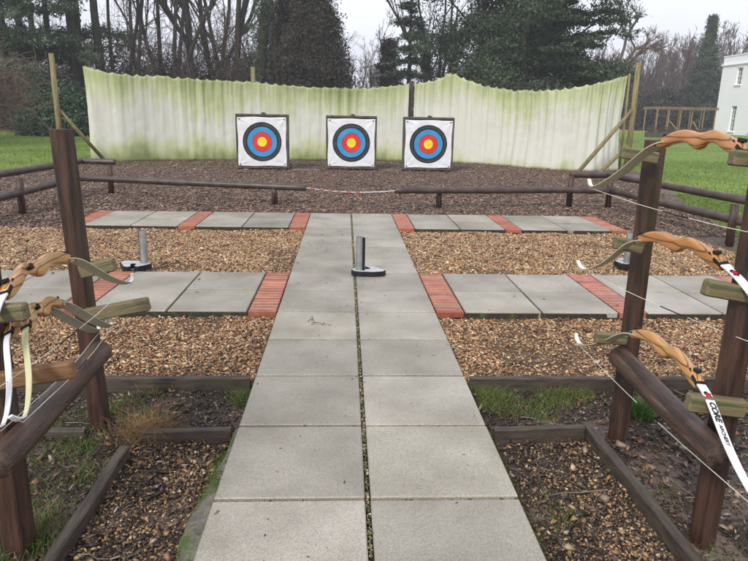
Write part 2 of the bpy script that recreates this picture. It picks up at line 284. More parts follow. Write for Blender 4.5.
# ------------------------------------------------------------------ ground
def poly_sheet(name, pts, z, m, kind='structure'):
    me = bpy.data.meshes.new(name); me.from_pydata([(x, y, z) for x, y in pts], [], [tuple(range(len(pts)))]); me.materials.append(m)
    o = bpy.data.objects.new(name, me); COL.objects.link(o); o['kind'] = kind; return o
def grid_sheet(name, x0, x1, y0, y1, st, zf, m, kind='structure'):
    xs = np.arange(x0, x1+st*0.5, st); ys = np.arange(y0, y1+st*0.5, st); X, Y = np.meshgrid(xs, ys); Z = zf(X, Y)
    V = np.stack([X, Y, Z], -1).reshape(-1, 3); w = len(xs); h = len(ys)
    i = (np.arange(h-1)[:, None]*w+np.arange(w-1)[None]).ravel(); F = np.stack([i, i+1, i+w+1, i+w], -1)
    return fast(name, V, None, None, m, True, None, kind, F)
poly_sheet('lawn', [(-700, -300), (700, -300), (700, 900), (-700, 900)], -0.085, M_lawn)
YARD = [(-8.6, -8), (-8.3, 6), (-7.96, 12.8), (-7.75, 15.5), (-7.8, 18.4), (-4, 19.8), (2, 20.6), (6, 19), (8.9, 18.4), (8.4, 15.2), (7.5, 12.6), (6.6, 10.2), (5.7, 7.6), (5.05, 5.5), (4.75, 3), (4.9, -8)]
def jag(pts, a, n):
    o = []
    for (x0, y0), (x1, y1) in zip(pts, pts[1:]+pts[:1]):
        for k in range(n): t = k/n; o.append((x0+(x1-x0)*t+random.uniform(-a, a), y0+(y1-y0)*t+random.uniform(-a, a)))
    return o
poly_sheet('yard_ground', jag(YARD, 0.12, 8), -0.078, M_bark)
def soil_z(X, Y): return -0.072+0.018*(vnoise(X, Y, 3.1, 1)-0.5)+0.01*(vnoise(X, Y, 9, 2)-0.5)
grid_sheet('soil', -4.2, 4.2, -2.6, 1.16, 0.04, soil_z, M_soil)
grid_sheet('soil_behind_camera', -4.2, 4.2, -7.6, -2.6, 0.2, lambda X, Y: -0.072+0*X, M_soil)
for i, (a, b) in enumerate(((-7.2, 4.6),)):
    grid_sheet('chip_bed', a, b, 1.21, 6.1, 0.06, lambda X, Y: -0.058+0.022*(vnoise(X, Y, 2.3, 3)-0.5)+0.012*(vnoise(X, Y, 7, 4)-0.5), M_chipbase)

# path: two columns of 600 mm slabs
S = 0.61
def slabs(mb, cols, rows, w=0.6, d=0.597):
    for x in cols:
        for y in rows:
            g = random.uniform(0.78, 1.1); c = (g, g*random.uniform(0.985, 1.0), g*random.uniform(0.95, 0.99))
            a = random.uniform(-0.0025, 0.0025); b = random.uniform(-0.003, 0.003)
            rot = (Matrix.Rotation(a, 3, 'X') @ Matrix.Rotation(b, 3, 'Y') @ Matrix.Rotation(random.uniform(-0.003, 0.003), 3, 'Z'))
            mb.box((x, y, -0.024+random.uniform(-0.001, 0.001)), (w-0.006, d-0.008, 0.048), rot, c, ch=0.005)
    return mb
mb = slabs(MB(), (-S/2-0.003, S/2+0.003), [S*(k+0.5) for k in range(-8, 12)])
mb.build('path', M_slab, kind='structure')
fl = MB(); fl.box((0, S*2, -0.058), (1.2, S*20-0.02, 0.062)); fl.build('path_joint_fill', M_joint, kind='structure')
def terrace(y0, side, name):
    root = slabs(MB(), [side*(S+0.225+S*(k+0.5)) for k in (0, 1)]+[side*(S+0.225*2+2*S+S*(k+0.5)) for k in (0, 1)], [y0+S*0.5, y0+S*1.5]).build(name, M_slab, kind='structure')
    br = MB()
    for bx in (S, S+0.225+2*S, S+0.45+4*S):
        nb = 16
        for k in range(nb):
            g = random.uniform(0.68, 1.12); c = (g, g*random.uniform(0.85, 1.2), g*random.uniform(0.85, 1.2))
            br.box((side*(bx+0.1125), y0+(k+0.5)*(2*S/nb), -0.028+random.uniform(0, 0.002)), (0.213, 2*S/nb-0.013, 0.05), rotz(random.uniform(-0.01, 0.01)), c, ch=0.004)
    br.build('brick_band', M_brick, root)
    mo = MB()
    for bx in (S, S+0.225+2*S, S+0.45+4*S): mo.box((side*(bx+0.1125), y0+S, -0.033), (.2, 2*S-.02, .0565))
    mo.build('mortar', M_mortar, root)
    j = MB(); w = 0.675+4*S-0.02; j.box((side*(S+w/2+0.01), y0+S, -0.042), (w, 2*S-0.02, 0.06)); j.build('terrace_joint_fill', M_joint, root)
for y0 in (4*S, 10*S):
    for side in (-1, 1): terrace(y0, side, 'paved_terrace')

# ------------------------------------------------------------------ scattered chips, gravel, bark (uncountable)
def scatter(name, rects, size, palette, zf, m=M_chip, elong=2.2, thick=0.3, keep=None, seed=0, tilt=0.35, weights=None, kind='stuff'):
    rg = np.random.default_rng(seed); P = []
    for x0, x1, y0, y1, dens in rects:
        n = int((x1-x0)*(y1-y0)*dens); P.append(np.c_[rg.uniform(x0, x1, n), rg.uniform(y0, y1, n)])
    P = np.concatenate(P)
    if keep is not None: P = P[keep(P[:, 0], P[:, 1], rg)]
    n = len(P); s = size*rg.lognormal(0, 0.38, n)
    base = np.array([(-.5, -.35, 0), (.5, -.3, 0), (.45, .35, 0), (-.4, .4, 0), (0.05, 0, 1), (0, 0, -1)], float)
    B = np.tile(base, (n, 1, 1))+rg.normal(0, 0.12, (n, 6, 3)); B *= s[:, None, None]*np.array([1, 1/elong, thick*0.5])
    a = rg.uniform(0, 2*np.pi, n); t1 = rg.normal(0, tilt, n); t2 = rg.normal(0, tilt, n)
    x, y, z = B[..., 0], B[..., 1], B[..., 2]
    x, z = x*np.cos(t1)[:, None]+z*np.sin(t1)[:, None], -x*np.sin(t1)[:, None]+z*np.cos(t1)[:, None]
    y, z = y*np.cos(t2)[:, None]-z*np.sin(t2)[:, None], y*np.sin(t2)[:, None]+z*np.cos(t2)[:, None]
    x, y = x*np.cos(a)[:, None]-y*np.sin(a)[:, None], x*np.sin(a)[:, None]+y*np.cos(a)[:, None]
    V = np.stack([x+P[:, 0, None], y+P[:, 1, None], z+(zf(P[:, 0], P[:, 1])+rg.uniform(0, s*0.35, n))[:, None]], -1)
    pal = np.array(palette); w = np.array(weights, float) if weights else np.ones(len(pal)); ci = rg.choice(len(pal), n, p=w/w.sum())
    c = pal[ci]*rg.uniform(0.7, 1.25, (n, 1)); c = np.repeat(c, 6, 0)
    F0 = np.array([(0, 1, 4), (1, 2, 4), (2, 3, 4), (3, 0, 4), (1, 0, 5), (2, 1, 5), (3, 2, 5), (0, 3, 5)])
    F = (np.arange(n)[:, None, None]*6+F0).reshape(-1, 3)
    return fast(name, V.reshape(-1, 3), None, c, m, False, None, kind, F)
WOODC = [(0.54, 0.36, 0.18), (0.41, 0.22, 0.10), (0.62, 0.46, 0.29), (0.30, 0.14, 0.07), (0.09, 0.05, 0.03), (0.3, 0.14, 0.07)]
def not_path(x, y): return np.abs(x) > S+0.012
def bedz(x, y): return -0.052+0.022*(vnoise(x, y, 2.3, 3)-0.5)+0.012*(vnoise(x, y, 7, 4)-0.5)
def bed_keep(x, y, rg):
    k = not_path(x, y); p = 0.35+0.65*(vnoise(x, y, 1.7, 5) > 0.25); return k & (rg.random(len(x)) < p)
tag(scatter('wood_chips', [(-4.4, 4.4, 1.21, 2.43, 8500)], 0.0165, WOODC, bedz, elong=1.6, thick=.4, keep=bed_keep, seed=3, weights=[4, 4, 3, 3, 3, 1.5]),
    'tan wood chips spread between the near timber edging and the near terrace', 'wood chips')
tag(scatter('wood_chips', [(-6.8, 4.5, 3.67, 6.09, 6200)], 0.0195, WOODC, bedz, elong=1.7, thick=.35, keep=bed_keep, seed=4, weights=[5, 3, 4, 2.5, 2.2, 1]),
    'tan wood chips spread in the bed between the two paved terraces', 'wood chips')
GRAV = [(0.36, 0.23, 0.10), (0.26, 0.14, 0.065), (0.46, 0.36, 0.22), (0.12, 0.075, 0.05), (0.045, 0.03, 0.024)]
def bay_keep(x, y, rg):
    left = x < 0; edge = np.where(left, -1.09, 1.11)
    d = np.abs(x); inside = (d > S+0.02) & (d < np.abs(edge)) & (y < 0.55)
    bright = np.where(left, 0.25+0.6*vnoise(x, y, 4, 8), np.clip((d-0.62)*1.5+0.15-(y-.1)*.5, 0.12, .95))*(.4+.9*vnoise(x, y, 9, 18))
    return inside & (rg.random(len(x)) < bright)
tag(scatter('gravel', [(-1.1, -0.6, -1.6, 0.55, 13000), (0.6, 1.12, -1.6, 0.55, 13000)], 0.0115, GRAV, lambda x, y: soil_z(x, y)+0.004, elong=1.3, thick=0.7, keep=bay_keep, seed=5, weights=[3, 4, 1.5, 4, 4]),
    'small golden gravel lying in the two edged bays beside the path', 'gravel')
DARKB = [(0.035, 0.024, 0.018), (0.07, 0.045, 0.03), (0.11, 0.07, 0.045), (0.17, 0.1, 0.06), (0.26, 0.19, 0.11), (0.33, 0.30, 0.26)]
def soil_keep(x, y, rg): return (np.abs(x) > S+0.015) & ~((np.abs(np.abs(x)-1.11) < 0.03) & (y < 0.57)) & (rg.random(len(x)) < 0.35+0.65*vnoise(x, y, 4, 9))
tag(scatter('bark_bits', [(-3.4, 3.4, -1.6, 1.14, 4200)], 0.021, DARKB, lambda x, y: soil_z(x, y)+0.002, keep=soil_keep, seed=6, weights=[6, 5, 3, 2, 1.2, 0.4], elong=2.4),
    'dark damp bark bits over the soil around the racks', 'bark mulch')
FARB = [(0.125, 0.075, 0.052), (0.20, 0.125, 0.088), (0.29, 0.19, 0.135), (0.06, 0.038, 0.029), (0.40, 0.29, 0.20)]
def yard_keep(x, y, rg): return (x < 8.5-(18-y)*0.27) & ~((y < 7.34) & (x > -3.75) & (x < 3.75)) & ~((y > 18.3+0.0*x) & (x < -2))
tag(scatter('bark_mulch', [(-7.8, 8.4, 6.12, 11, 1500), (-7.6, 8.4, 11, 18.6, 600)], 0.036, FARB, lambda x, y: -0.074+0*x, keep=yard_keep, seed=7, weights=[3, 4, 3, 2, 1], tilt=0.25),
    'purple brown bark mulch covering the yard before the targets', 'bark mulch')
tag(scatter('stray_chips', [(-0.6, 0.6, -1, 7.2, 16), (-3.6, -0.6, 2.45, 3.65, 14), (0.6, 3.6, 2.45, 3.65, 16)], 0.013, [(0.3, 0.2, 0.1), (0.05, 0.035, 0.02), (0.1, 0.06, 0.03)], lambda x, y: 0.0015+0*x, seed=8, tilt=0.05),
    'stray chips and crumbs lying on the paving slabs', 'wood chips')
tag(scatter('joint_crumbs', [(-0.008, 0.006, -1.5, 7.3, 26000), (-0.6, 0.6, -0.004, 0.004, 5000), (-0.6, 0.6, S-0.004, S+0.004, 4000), (-0.6, 0.6, 2*S-0.004, 2*S+0.004, 4000), (-0.6, 0.6, -S-0.004, -S+0.004, 4000)], 0.008,
    [(0.3, 0.22, 0.12), (0.42, 0.33, 0.2), (0.08, 0.06, 0.03), (0.07, 0.11, 0.02), (0.05, 0.07, 0.02)], lambda x, y: -0.012+0*x, seed=9, elong=1.3, thick=0.8, tilt=0.4),
    'grit and moss crumbs filling the joints of the slab path', 'grit')
# fallen leaves and twigs
def leafscatter(name, rects, size, pal, seed, zf, keep=None):
    return scatter(name, rects, size, pal, zf, elong=1.5, thick=0.12, seed=seed, tilt=0.5, keep=keep)
offp = lambda x, y, rg: np.abs(x) > S+0.03
tag(leafscatter('fallen_leaves', [(-3.2, 3.2, -1.2, 1.1, 30), (1.0, 1.11, 0.42, 0.55, 800), (1.25, 2.4, -0.4, 0.9, 60), (-1.25, -0.95, 0.5, 1.0, 220)], 0.032, [(0.2, 0.075, 0.035), (0.26, 0.13, 0.07), (0.13, 0.055, 0.03), (0.33, 0.24, 0.17)], 12, lambda x, y: soil_z(x, y)+0.012, offp),
    'curled brown fallen leaves lying on the dark soil', 'leaves')
tw = MB()
for k in range(170):
    x = random.choice((-1, 1))*random.uniform(0.66, 2.4); y = random.uniform(-0.9, 1.1); a = random.uniform(0, 6.3); l = random.uniform(0.04, 0.16)*(1 if random.random() < 0.85 else 1.8)
    if abs(x) < 1.5 and abs(abs(x)-1.11) < 0.08: continue
    if x - l < 0.64 and x > 0 or x < 0 and x + l > -0.64: l *= 0.3
    p = np.array([[x+math.cos(a)*l*(t-0.5)+random.uniform(-.006, .006), y+math.sin(a)*l*(t-0.5)+random.uniform(-.006, .006), -0.05+random.uniform(-.006, .008)] for t in np.linspace(0, 1, 5)])
    g = random.choice([(0.10, 0.065, 0.04), (0.05, 0.03, 0.02), (0.2, 0.17, 0.13)]); tw.tube(p, np.linspace(0.0035, 0.0015, 5)*random.uniform(0.7, 1.3), 5, True, g)
tag(tw.build('twigs', M_chip, kind='stuff'), 'thin dark twigs scattered on the soil and gravel', 'twigs')

sp = MB()
for (ax, ay), (bx, by) in (((-.34, 2.30), (-.33, 2.22)), ((-.33, 2.22), (-.31, 2.15)), ((-.31, 2.15), (-.25, 2.11)), ((-.25, 2.11), (-.19, 2.10)), ((-.33, 2.22), (-.36, 2.18)), ((-.31, 2.15), (-.33, 2.11)), ((-.25, 2.11), (-.24, 2.15))):
    sp.tube([(ax, ay, .008), ((ax+bx)/2, (ay+by)/2+.004, .014), (bx, by, .007)], .0028, 6, True, (.12, .11, .08))
tag(sp.build('fallen_sprig', M_chip), 'small dark forked sprig lying on the left column of the slab path', 'twig')
# grass tufts and lawn blades
def blades(name, P, h, w, pal, seed, lean=0.35, seg=2, parent=None, kind='stuff', z=None):
    rg = np.random.default_rng(seed); n = len(P); hh = h*rg.uniform(0.45, 1.2, n); ww = w*rg.uniform(0.6, 1.3, n)
    a = rg.uniform(0, 2*np.pi, n); la = rg.uniform(0, 2*np.pi, n); ln = hh*rg.uniform(0.1, 1, n)*lean*2
    dx, dy = np.cos(a), np.sin(a); lx, ly = np.cos(la), np.sin(la)
    z0 = P[:, 2]
    def pt(t, side): return np.stack([P[:, 0]+lx*ln*t*t+side*dx*ww*(1-t*0.85)/2, P[:, 1]+ly*ln*t*t+side*dy*ww*(1-t*0.85)/2, z0+hh*t*(1-0.25*lean*t)], -1)
    q = np.concatenate([np.stack([pt(0, -1), pt(0, 1), pt(.5, 1), pt(.5, -1)], 1), np.stack([pt(.5, -1), pt(.5, 1), pt(1, 1), pt(1, -1)], 1)])
    pal = np.array(pal); c = pal[rg.integers(0, len(pal), n)]*rg.uniform(0.7, 1.3, (n, 1)); c = np.repeat(np.concatenate([c, c]), 4, 0)
    return fast(name, q, None, c, M_blade, False, parent, kind)
GR = [(0.07, 0.15, 0.018), (0.10, 0.20, 0.03), (0.05, 0.10, 0.015), (0.14, 0.22, 0.05), (0.16, 0.15, 0.06)]
def tuft_pts(cs, rg):
    o = []
    for x, y, r, n in cs: o.append(np.c_[rg.normal(x, r, n), rg.normal(y, r, n), np.full(n, -0.07)])
    P = np.concatenate(o); return P[(np.abs(P[:, 0]) > S+0.01)]
rg = np.random.default_rng(21)
near_tufts = [(0.70, 1.10, .05, 420), (0.78, 1.05, .06, 380), (0.69, 0.93, .04, 260), (0.80, 0.88, .05, 180), (1.12, 1.09, .05, 360), (1.05, 0.98, .05, 260), (0.97, .93, .05, 120), (1.25, 1.08, .05, 200), (0.95, 0.8, .05, 90),
              (-0.67, 1.07, .03, 260), (-0.66, 0.98, .02, 90), (-1.15, 1.12, .06, 150), (-1.28, 0.9, .07, 420), (-1.1, .80, .06, 240), (-1.45, .75, .1, 240), (-1.34, 0.5, .08, 330), (-1.5, .4, .1, 110), (-1.22, .3, .05, 140), (-1.3, 0.0, .08, 260),
              (-1.24, -.15, .06, 420), (-1.4, -.25, .12, 500), (-1.32, -.45, .1, 420), (-1.5, .1, .15, 300), (1.25, -.3, .05, 60), (.78, -.05, .05, 90), (1.5, -.4, .15, 120), (1.3, 0.1, .1, 60)]
tag(blades('grass_tufts', tuft_pts(near_tufts, rg), 0.055, 0.004, GR+[(0.2, 0.22, 0.05), (0.25, 0.2, 0.09)], 31, 0.7), 'short green grass tufts growing round the posts and timber edging', 'grass')
tg = blades('grass_clump', np.c_[rg.normal(1.49, .025, 260), rg.normal(.83, .025, 260), np.full(260, -.07)], 0.13, 0.007, [(0.07, 0.17, 0.025), (0.1, 0.22, 0.04)], 32, 0.6, kind=None)
tag(tg, 'bright green leafy clump beside the far post of the right rack', 'plant')
tg = blades('dead_grass_clump', np.c_[rg.normal(-1.06, .06, 900), rg.normal(.64, .05, 900), np.full(900, -.06)], 0.11, 0.003, [(0.32, 0.2, 0.09), (0.25, 0.14, 0.06), (0.36, 0.26, 0.12), (0.14, 0.08, 0.04)], 33, 1.1, kind=None)
tag(tg, 'withered orange brown grass clump at the foot of the left rack', 'plant')
# lawn blades, visible side areas
def inpoly(x, y, poly):
    c = np.zeros(len(x), bool); n = len(poly)
    for i in range(n):
        (x0, y0), (x1, y1) = poly[i], poly[i-1]
        c ^= ((y0 > y) != (y1 > y)) & (x < (x1-x0)*(y-y0)/(y1-y0+1e-12)+x0)
    return c
L = []
for x0, x1, y0, y1, dn in ((4.6, 10, 4, 11, 850), (6.2, 22, 10, 22, 170), (-16, -7.4, 9, 26, 150), (9, 40, 22, 46, 22), (-30, -7, 20, 44, 25)):
    n = int((x1-x0)*(y1-y0)*dn); L.append(np.c_[rg.uniform(x0, x1, n), rg.uniform(y0, y1, n), np.full(n, -.085)])
L = np.concatenate(L); L = L[~inpoly(L[:, 0], L[:, 1], YARD) | (rg.random(len(L)) < 0.04)]
dd = np.hypot(L[:, 0], L[:, 1])
tag(blades('lawn_grass', L, 0.07, 0.016, [(0.15, 0.235, 0.045), (0.185, 0.29, 0.06), (0.13, 0.20, 0.04), (0.24, 0.27, 0.09)], 34, 0.9), 'short winter grass covering the lawns either side of the range', 'grass')

# ------------------------------------------------------------------ timber edging boards
def board(a, b, h, w, label, along):
    a = np.array(a, float); b = np.array(b, float); l = np.linalg.norm(b-a); ang = math.atan2(b[1]-a[1], b[0]-a[0])
    n = max(4, int(l/0.08)); mb = MB(); sg = MB()
    xs = np.linspace(-l/2, l/2, n); V = []; F = []
    k = 0.006
    prof = [(-w/2, -0.09), (w/2, -0.09), (w/2, h-k), (w/2-k, h), (-w/2+k, h), (-w/2, h-k)]
    for i, x in enumerate(xs):
        j = 0.002*math.sin(x*9+l)+random.uniform(-.0015, .0015)
        for (py, pz) in prof: V.append((x, py+j, pz+(j if pz > 0 else 0)))
    m_ = len(prof)
    for i in range(n-1):
        for q in range(m_): F.append((i*m_+q, i*m_+(q+1) % m_, (i+1)*m_+(q+1) % m_, (i+1)*m_+q))
    F += [tuple(range(m_))[::-1], tuple((n-1)*m_+q for q in range(m_))]
    mb.add(V, F); o = mb.build('edging_board', M_board)
    o.location = ((a[0]+b[0])/2, (a[1]+b[1])/2, 0); o.rotation_euler.z = ang
    return tag(o, label, 'edging board', 'timber edging boards')
board((-3.3, 1.19), (-0.635, 1.19), 0.004, 0.04, 'long dark edging board holding the wood chips on the left of the path', 'x')
board((0.635, 1.19), (3.3, 1.17), 0.004, 0.04, 'long dark edging board holding the wood chips on the right of the path', 'x')
board((-1.06, 0.575), (-0.64, 0.595), -0.004, 0.04, 'short worn edging board across the left gravel bay', 'x')
board((0.635, 0.575), (1.09, 0.60), 0.0, 0.04, 'short worn edging board across the right gravel bay', 'x')
board((-1.105, -1.1), (-1.095, 0.44), -0.01, 0.045, 'greenish edging board along the outer side of the left gravel bay', 'y')
board((1.15, -1.1), (1.12, 0.635), -0.0, 0.045, 'greenish edging board along the outer side of the right gravel bay', 'y')
board((-1.52, 0.62), (-1.34, 0.62), -0.02, 0.04, 'short stub of edging board half buried behind the left rack', 'x')
# rough mortar haunch beside the path (left)
xs = np.linspace(-0.75, 0.62, 60); V = []; F = []
for i, y in enumerate(xs):
    wd = 0.035+0.06*max(0, math.sin((y+0.75)*2.6))*(0.7+0.5*vnoise(y, 0, 6, 4)); 
    for j, (fx, fz) in enumerate(((0, -0.016), (.35, -0.02), (.7, -0.034), (1, -0.085))): V.append((-0.606-wd*fx, y, fz+0.012*(float(vnoise(y, fx, 14, 6))-0.5)))
for i in range(59):
    for j in range(3): F.append((i*4+j, i*4+j+1, i*4+j+5, i*4+j+4))
MB().add(V, F).build('mortar_haunch', M_concrete, smooth=True, kind='structure')
mossP = np.c_[-0.615-rg.gamma(2, 0.014, 3600), rg.uniform(-0.7, 0.6, 3600), np.full(3600, -0.022)]
k = vnoise(mossP[:, 0], mossP[:, 1], 6.5, 7) > 0.52; mossP = mossP[k]; mossP[:, 2] -= (-0.615-mossP[:, 0])*0.45
tag(blades('moss', mossP, 0.016, 0.004, [(0.09, 0.15, 0.015), (0.13, 0.2, 0.02), (0.06, 0.09, 0.015)], 36, 0.6), 'bright green moss growing on the rough mortar beside the path', 'moss')
k = np.c_[0.613+rg.gamma(1.5, 0.006, 700), rg.uniform(-0.5, 0.55, 700), np.full(700, -0.03)]
tag(blades('moss', k, 0.012, 0.004, [(0.08, 0.11, 0.02), (0.1, 0.14, 0.03), (0.07, 0.06, 0.03)], 37, 0.6), 'thin dull moss line along the right edge of the slab path', 'moss')

# ------------------------------------------------------------------ bow racks
def square_post(x, y, z0, z1, w, parent, dx=0, dy=0, rz=0.0, name='post'):
    n = 9; V = []; F = []; k = 0.008; h = w/2
    prof = [(-h+k, -h), (h-k, -h), (h, -h+k), (h, h-k), (h-k, h), (-h+k, h), (-h, h-k), (-h, -h+k)]
    c, s_ = math.cos(rz), math.sin(rz)
    for i in range(n):
        t = i/(n-1)
        for px, py in prof:
            qx, qy = px*c-py*s_, px*s_+py*c; V.append((x+dx*t+qx+random.uniform(-.001, .001), y+dy*t+qy, z0+(z1-z0)*t))
    for i in range(n-1):
        for q in range(8): F.append((i*8+q, i*8+(q+1) % 8, (i+1)*8+(q+1) % 8, (i+1)*8+q))
    F += [tuple(range(8))[::-1], tuple((n-1)*8+q for q in range(8))]
    return MB().add(V, F).build(name, M_stain, parent)
def arm(parent, p0, p1, h, w, m=M_arm):
    p0 = Vector(p0); p1 = Vector(p1); d = p1-p0; l = d.length
    o = MB().box((0, 0, 0), (l, w, h), ch=0.006).build('arm', m, parent)
    o.location = (p0+p1)/2; o.rotation_euler = d.to_track_quat('X', 'Z').to_euler(); return o
def rail(parent, p0, p1, r, m=M_rail, name='rail', taper=1.0):
    p0 = Vector(p0); p1 = Vector(p1); d = p1-p0; l = d.length; n = 14
    P = [(0.003*math.sin(t*3), l*(t-0.5), 0.003*math.cos(t*4)) for t in np.linspace(0, 1, n)]
    rr = [r*0.93]+[r*(1+0.015*math.sin(i*1.7)) for i in range(n-2)]+[r*0.93*taper]
    P[0] = (P[0][0], P[0][1], P[0][2]); P.insert(1, (P[0][0], P[0][1]+0.006, P[0][2])); P.insert(-1, (P[-1][0], P[-1][1]-0.006, P[-1][2]))
    rr.insert(1, r); rr.insert(-1, r*taper)
    o = MB().tube(P, rr, 24, True).build(name, m, parent, smooth=True)
    o.location = (p0+p1)/2; o.rotation_euler = d.to_track_quat('Y', 'Z').to_euler()
    return o
rackR = empty('bow_rack', (1.25, 0.2, -0.07), 'dark timber bow rack on the right of the path with three bows on it', 'bow rack', 'bow racks')
rackL = empty('bow_rack', (-1.28, 0.25, -0.07), 'dark timber bow rack on the left of the path beside the withered grass', 'bow rack', 'bow racks')
def inrack(o, rk): o.location = Vector(o.location)-Vector(rk.location); return o
def P_(rk, x, y): return x-rk.location.x, y-rk.location.y
x, y = P_(rackR, 1.268, 0.60); square_post(x, y, -0.05, 1.455, 0.072, rackR, dx=0.0, rz=0.45)
x, y = P_(rackR, 1.262, -0.19); square_post(x, y, -0.05, 1.59, 0.072, rackR, rz=0.3)
for p0, p1, h in (((1.235, .50, 1.312), (1.075, .50, 1.335), .05), ((1.22, .50, .92), (1.09, .50, .945), .055), ((1.20, .50, .49), (1.055, .50, .50), .05),
                  ((1.33, -.25, 1.35), (1.10, -.25, 1.365), .05), ((1.33, -.225, .90), (1.095, -.225, .94), .055), ((1.29, -.25, .51), (1.083, -.25, .536), .062)):
    inrack(arm(rackR, p0, p1, h, .042), rackR)
inrack(rail(rackR, (1.175, .50, .405), (1.165, -.36, .385), .05), rackR)
x, y = P_(rackL, -1.315, 0.745); square_post(x, y, -0.05, 1.45, 0.078, rackL, dx=-0.045, rz=-0.15)
x, y = P_(rackL, -1.26, -0.19); square_post(x, y, -0.05, 1.07, 0.085, rackL, rz=-0.2)
for p0, p1, h, m_ in (((-1.31, .675, .745), (-1.15, .675, .785), .06, M_arm), ((-1.31, .675, .535), (-1.01, .675, .595), .062, M_arm),
                  ((-1.33, -.255, .83), (-1.097, -.255, .853), .055, M_arm), ((-1.30, -.255, .60), (-.972, -.255, .658), .056, M_armb)):
    inrack(arm(rackL, p0, p1, h, .042, m_), rackL)
inrack(rail(rackL, (-1.20, .55, .405), (-1.185, -.38, .385), .05), rackL)

# ------------------------------------------------------------------ bows
def interp(xs, pts):
    """Catmull-Rom-like smooth interpolation"""
    pts = np.array(pts, float); x = pts[:, 0]; out = []
    for k in range(1, pts.shape[1]):
        y = pts[:, k]; m_ = np.gradient(y, x); i = np.clip(np.searchsorted(x, xs)-1, 0, len(x)-2); h = x[i+1]-x[i]; t = (xs-x[i])/h
        out.append((2*t**3-3*t**2+1)*y[i]+(t**3-2*t**2+t)*h*m_[i]+(-2*t**3+3*t**2)*y[i+1]+(t**3-t**2)*h*m_[i+1])
    return np.array(out)
LIMB = [(.24, -.022), (.30, -.035), (.37, -.062), (.43, -.098), (.50, -.145), (.58, -.195), (.68, -.245), (.77, -.280), (.84, -.293), (.88, -.283), (.91, -.258)]
def limb_arc():
    xs = np.linspace(.24, .91, 60); h = interp(xs, LIMB)[0]; return xs, h
def limb_mesh(side, m, parent, k=1.0):
    xs, h = limb_arc(); V = []; F = []
    for i, (s_, z) in enumerate(zip(xs, h)):
        t = i/59; w = (0.0195-0.010*t**3.2)*k; th = 0.0045-0.002*t
        for dx, dz in ((-w, -th), (w, -th), (w, th), (-w, th)): V.append((dx, side*s_, z+dz))
    for i in range(59):
        for q in range(4): F.append((i*4+q, i*4+(q+1) % 4, (i+1)*4+(q+1) % 4, (i+1)*4+q))
    F += [(3, 2, 1, 0), (59*4, 59*4+1, 59*4+2, 59*4+3)]
    o = MB().add(V, F).build('limb', m, parent, bevel=0.0015)
    tp = MB()
    for i in range(52, 59): tp.box((0, side*(xs[i]+xs[i+1])/2, (h[i]+h[i+1])/2+.0012), (.024-.0012*(i-52), .0135, .0075), Matrix.Rotation(side*math.atan2(h[i+1]-h[i], xs[i+1]-xs[i]), 3, 'X'))
    tp.build('limb_tip', M_white_limb, o); return o
def riser_mesh(m, parent, cut):
    st = [(-.30, -.020, -.062, .0215, .0215), (-.27, -.004, -.060, .022, .022), (-.22, .012, -.046, .022, .022), (-.17, .026, -.030, .022, .022), (-.13, .036, -.016, .020, .014), (-.09, .042, -.010, .021, .006),
          (-.055, .036, -.016, .022, .008), (-.03, .031, -.032, .020, .019), (.0, .029, -.042, .019, .019), (.035, .031, -.034, .020, .020), (.07, .036, -.020, .021, .021), (.11, .038, -.015, .022, .021), (.16, .033, -.021, .021, .021),
          (.21, .022, -.030, .021, .021), (.27, -.004, -.048, .022, .022), (.30, -.020, -.046, .0215, .0215)]
    xs = np.linspace(-.30, .30, 64); T, B, wl, wr = interp(xs, st); V = []; F = []; n = 16
    for i, s_ in enumerate(xs):
        c = (T[i]+B[i])/2; hh = (T[i]-B[i])/2
        for j in range(n):
            a = 2*np.pi*j/n; ca, sa = math.cos(a), math.sin(a)
            ex = math.copysign(abs(ca)**0.55, ca); ez = math.copysign(abs(sa)**0.55, sa)
            w = wr[i] if ex*cut > 0 else wl[i]
            V.append((ex*w, s_, c+ez*hh))
    for i in range(63):
        for j in range(n): F.append((i*n+j, i*n+(j+1) % n, (i+1)*n+(j+1) % n, (i+1)*n+j))
    F += [tuple(range(n))[::-1], tuple(63*n+j for j in range(n))]
    o = MB().add(V, F).build('riser', m, parent, smooth=True); return o
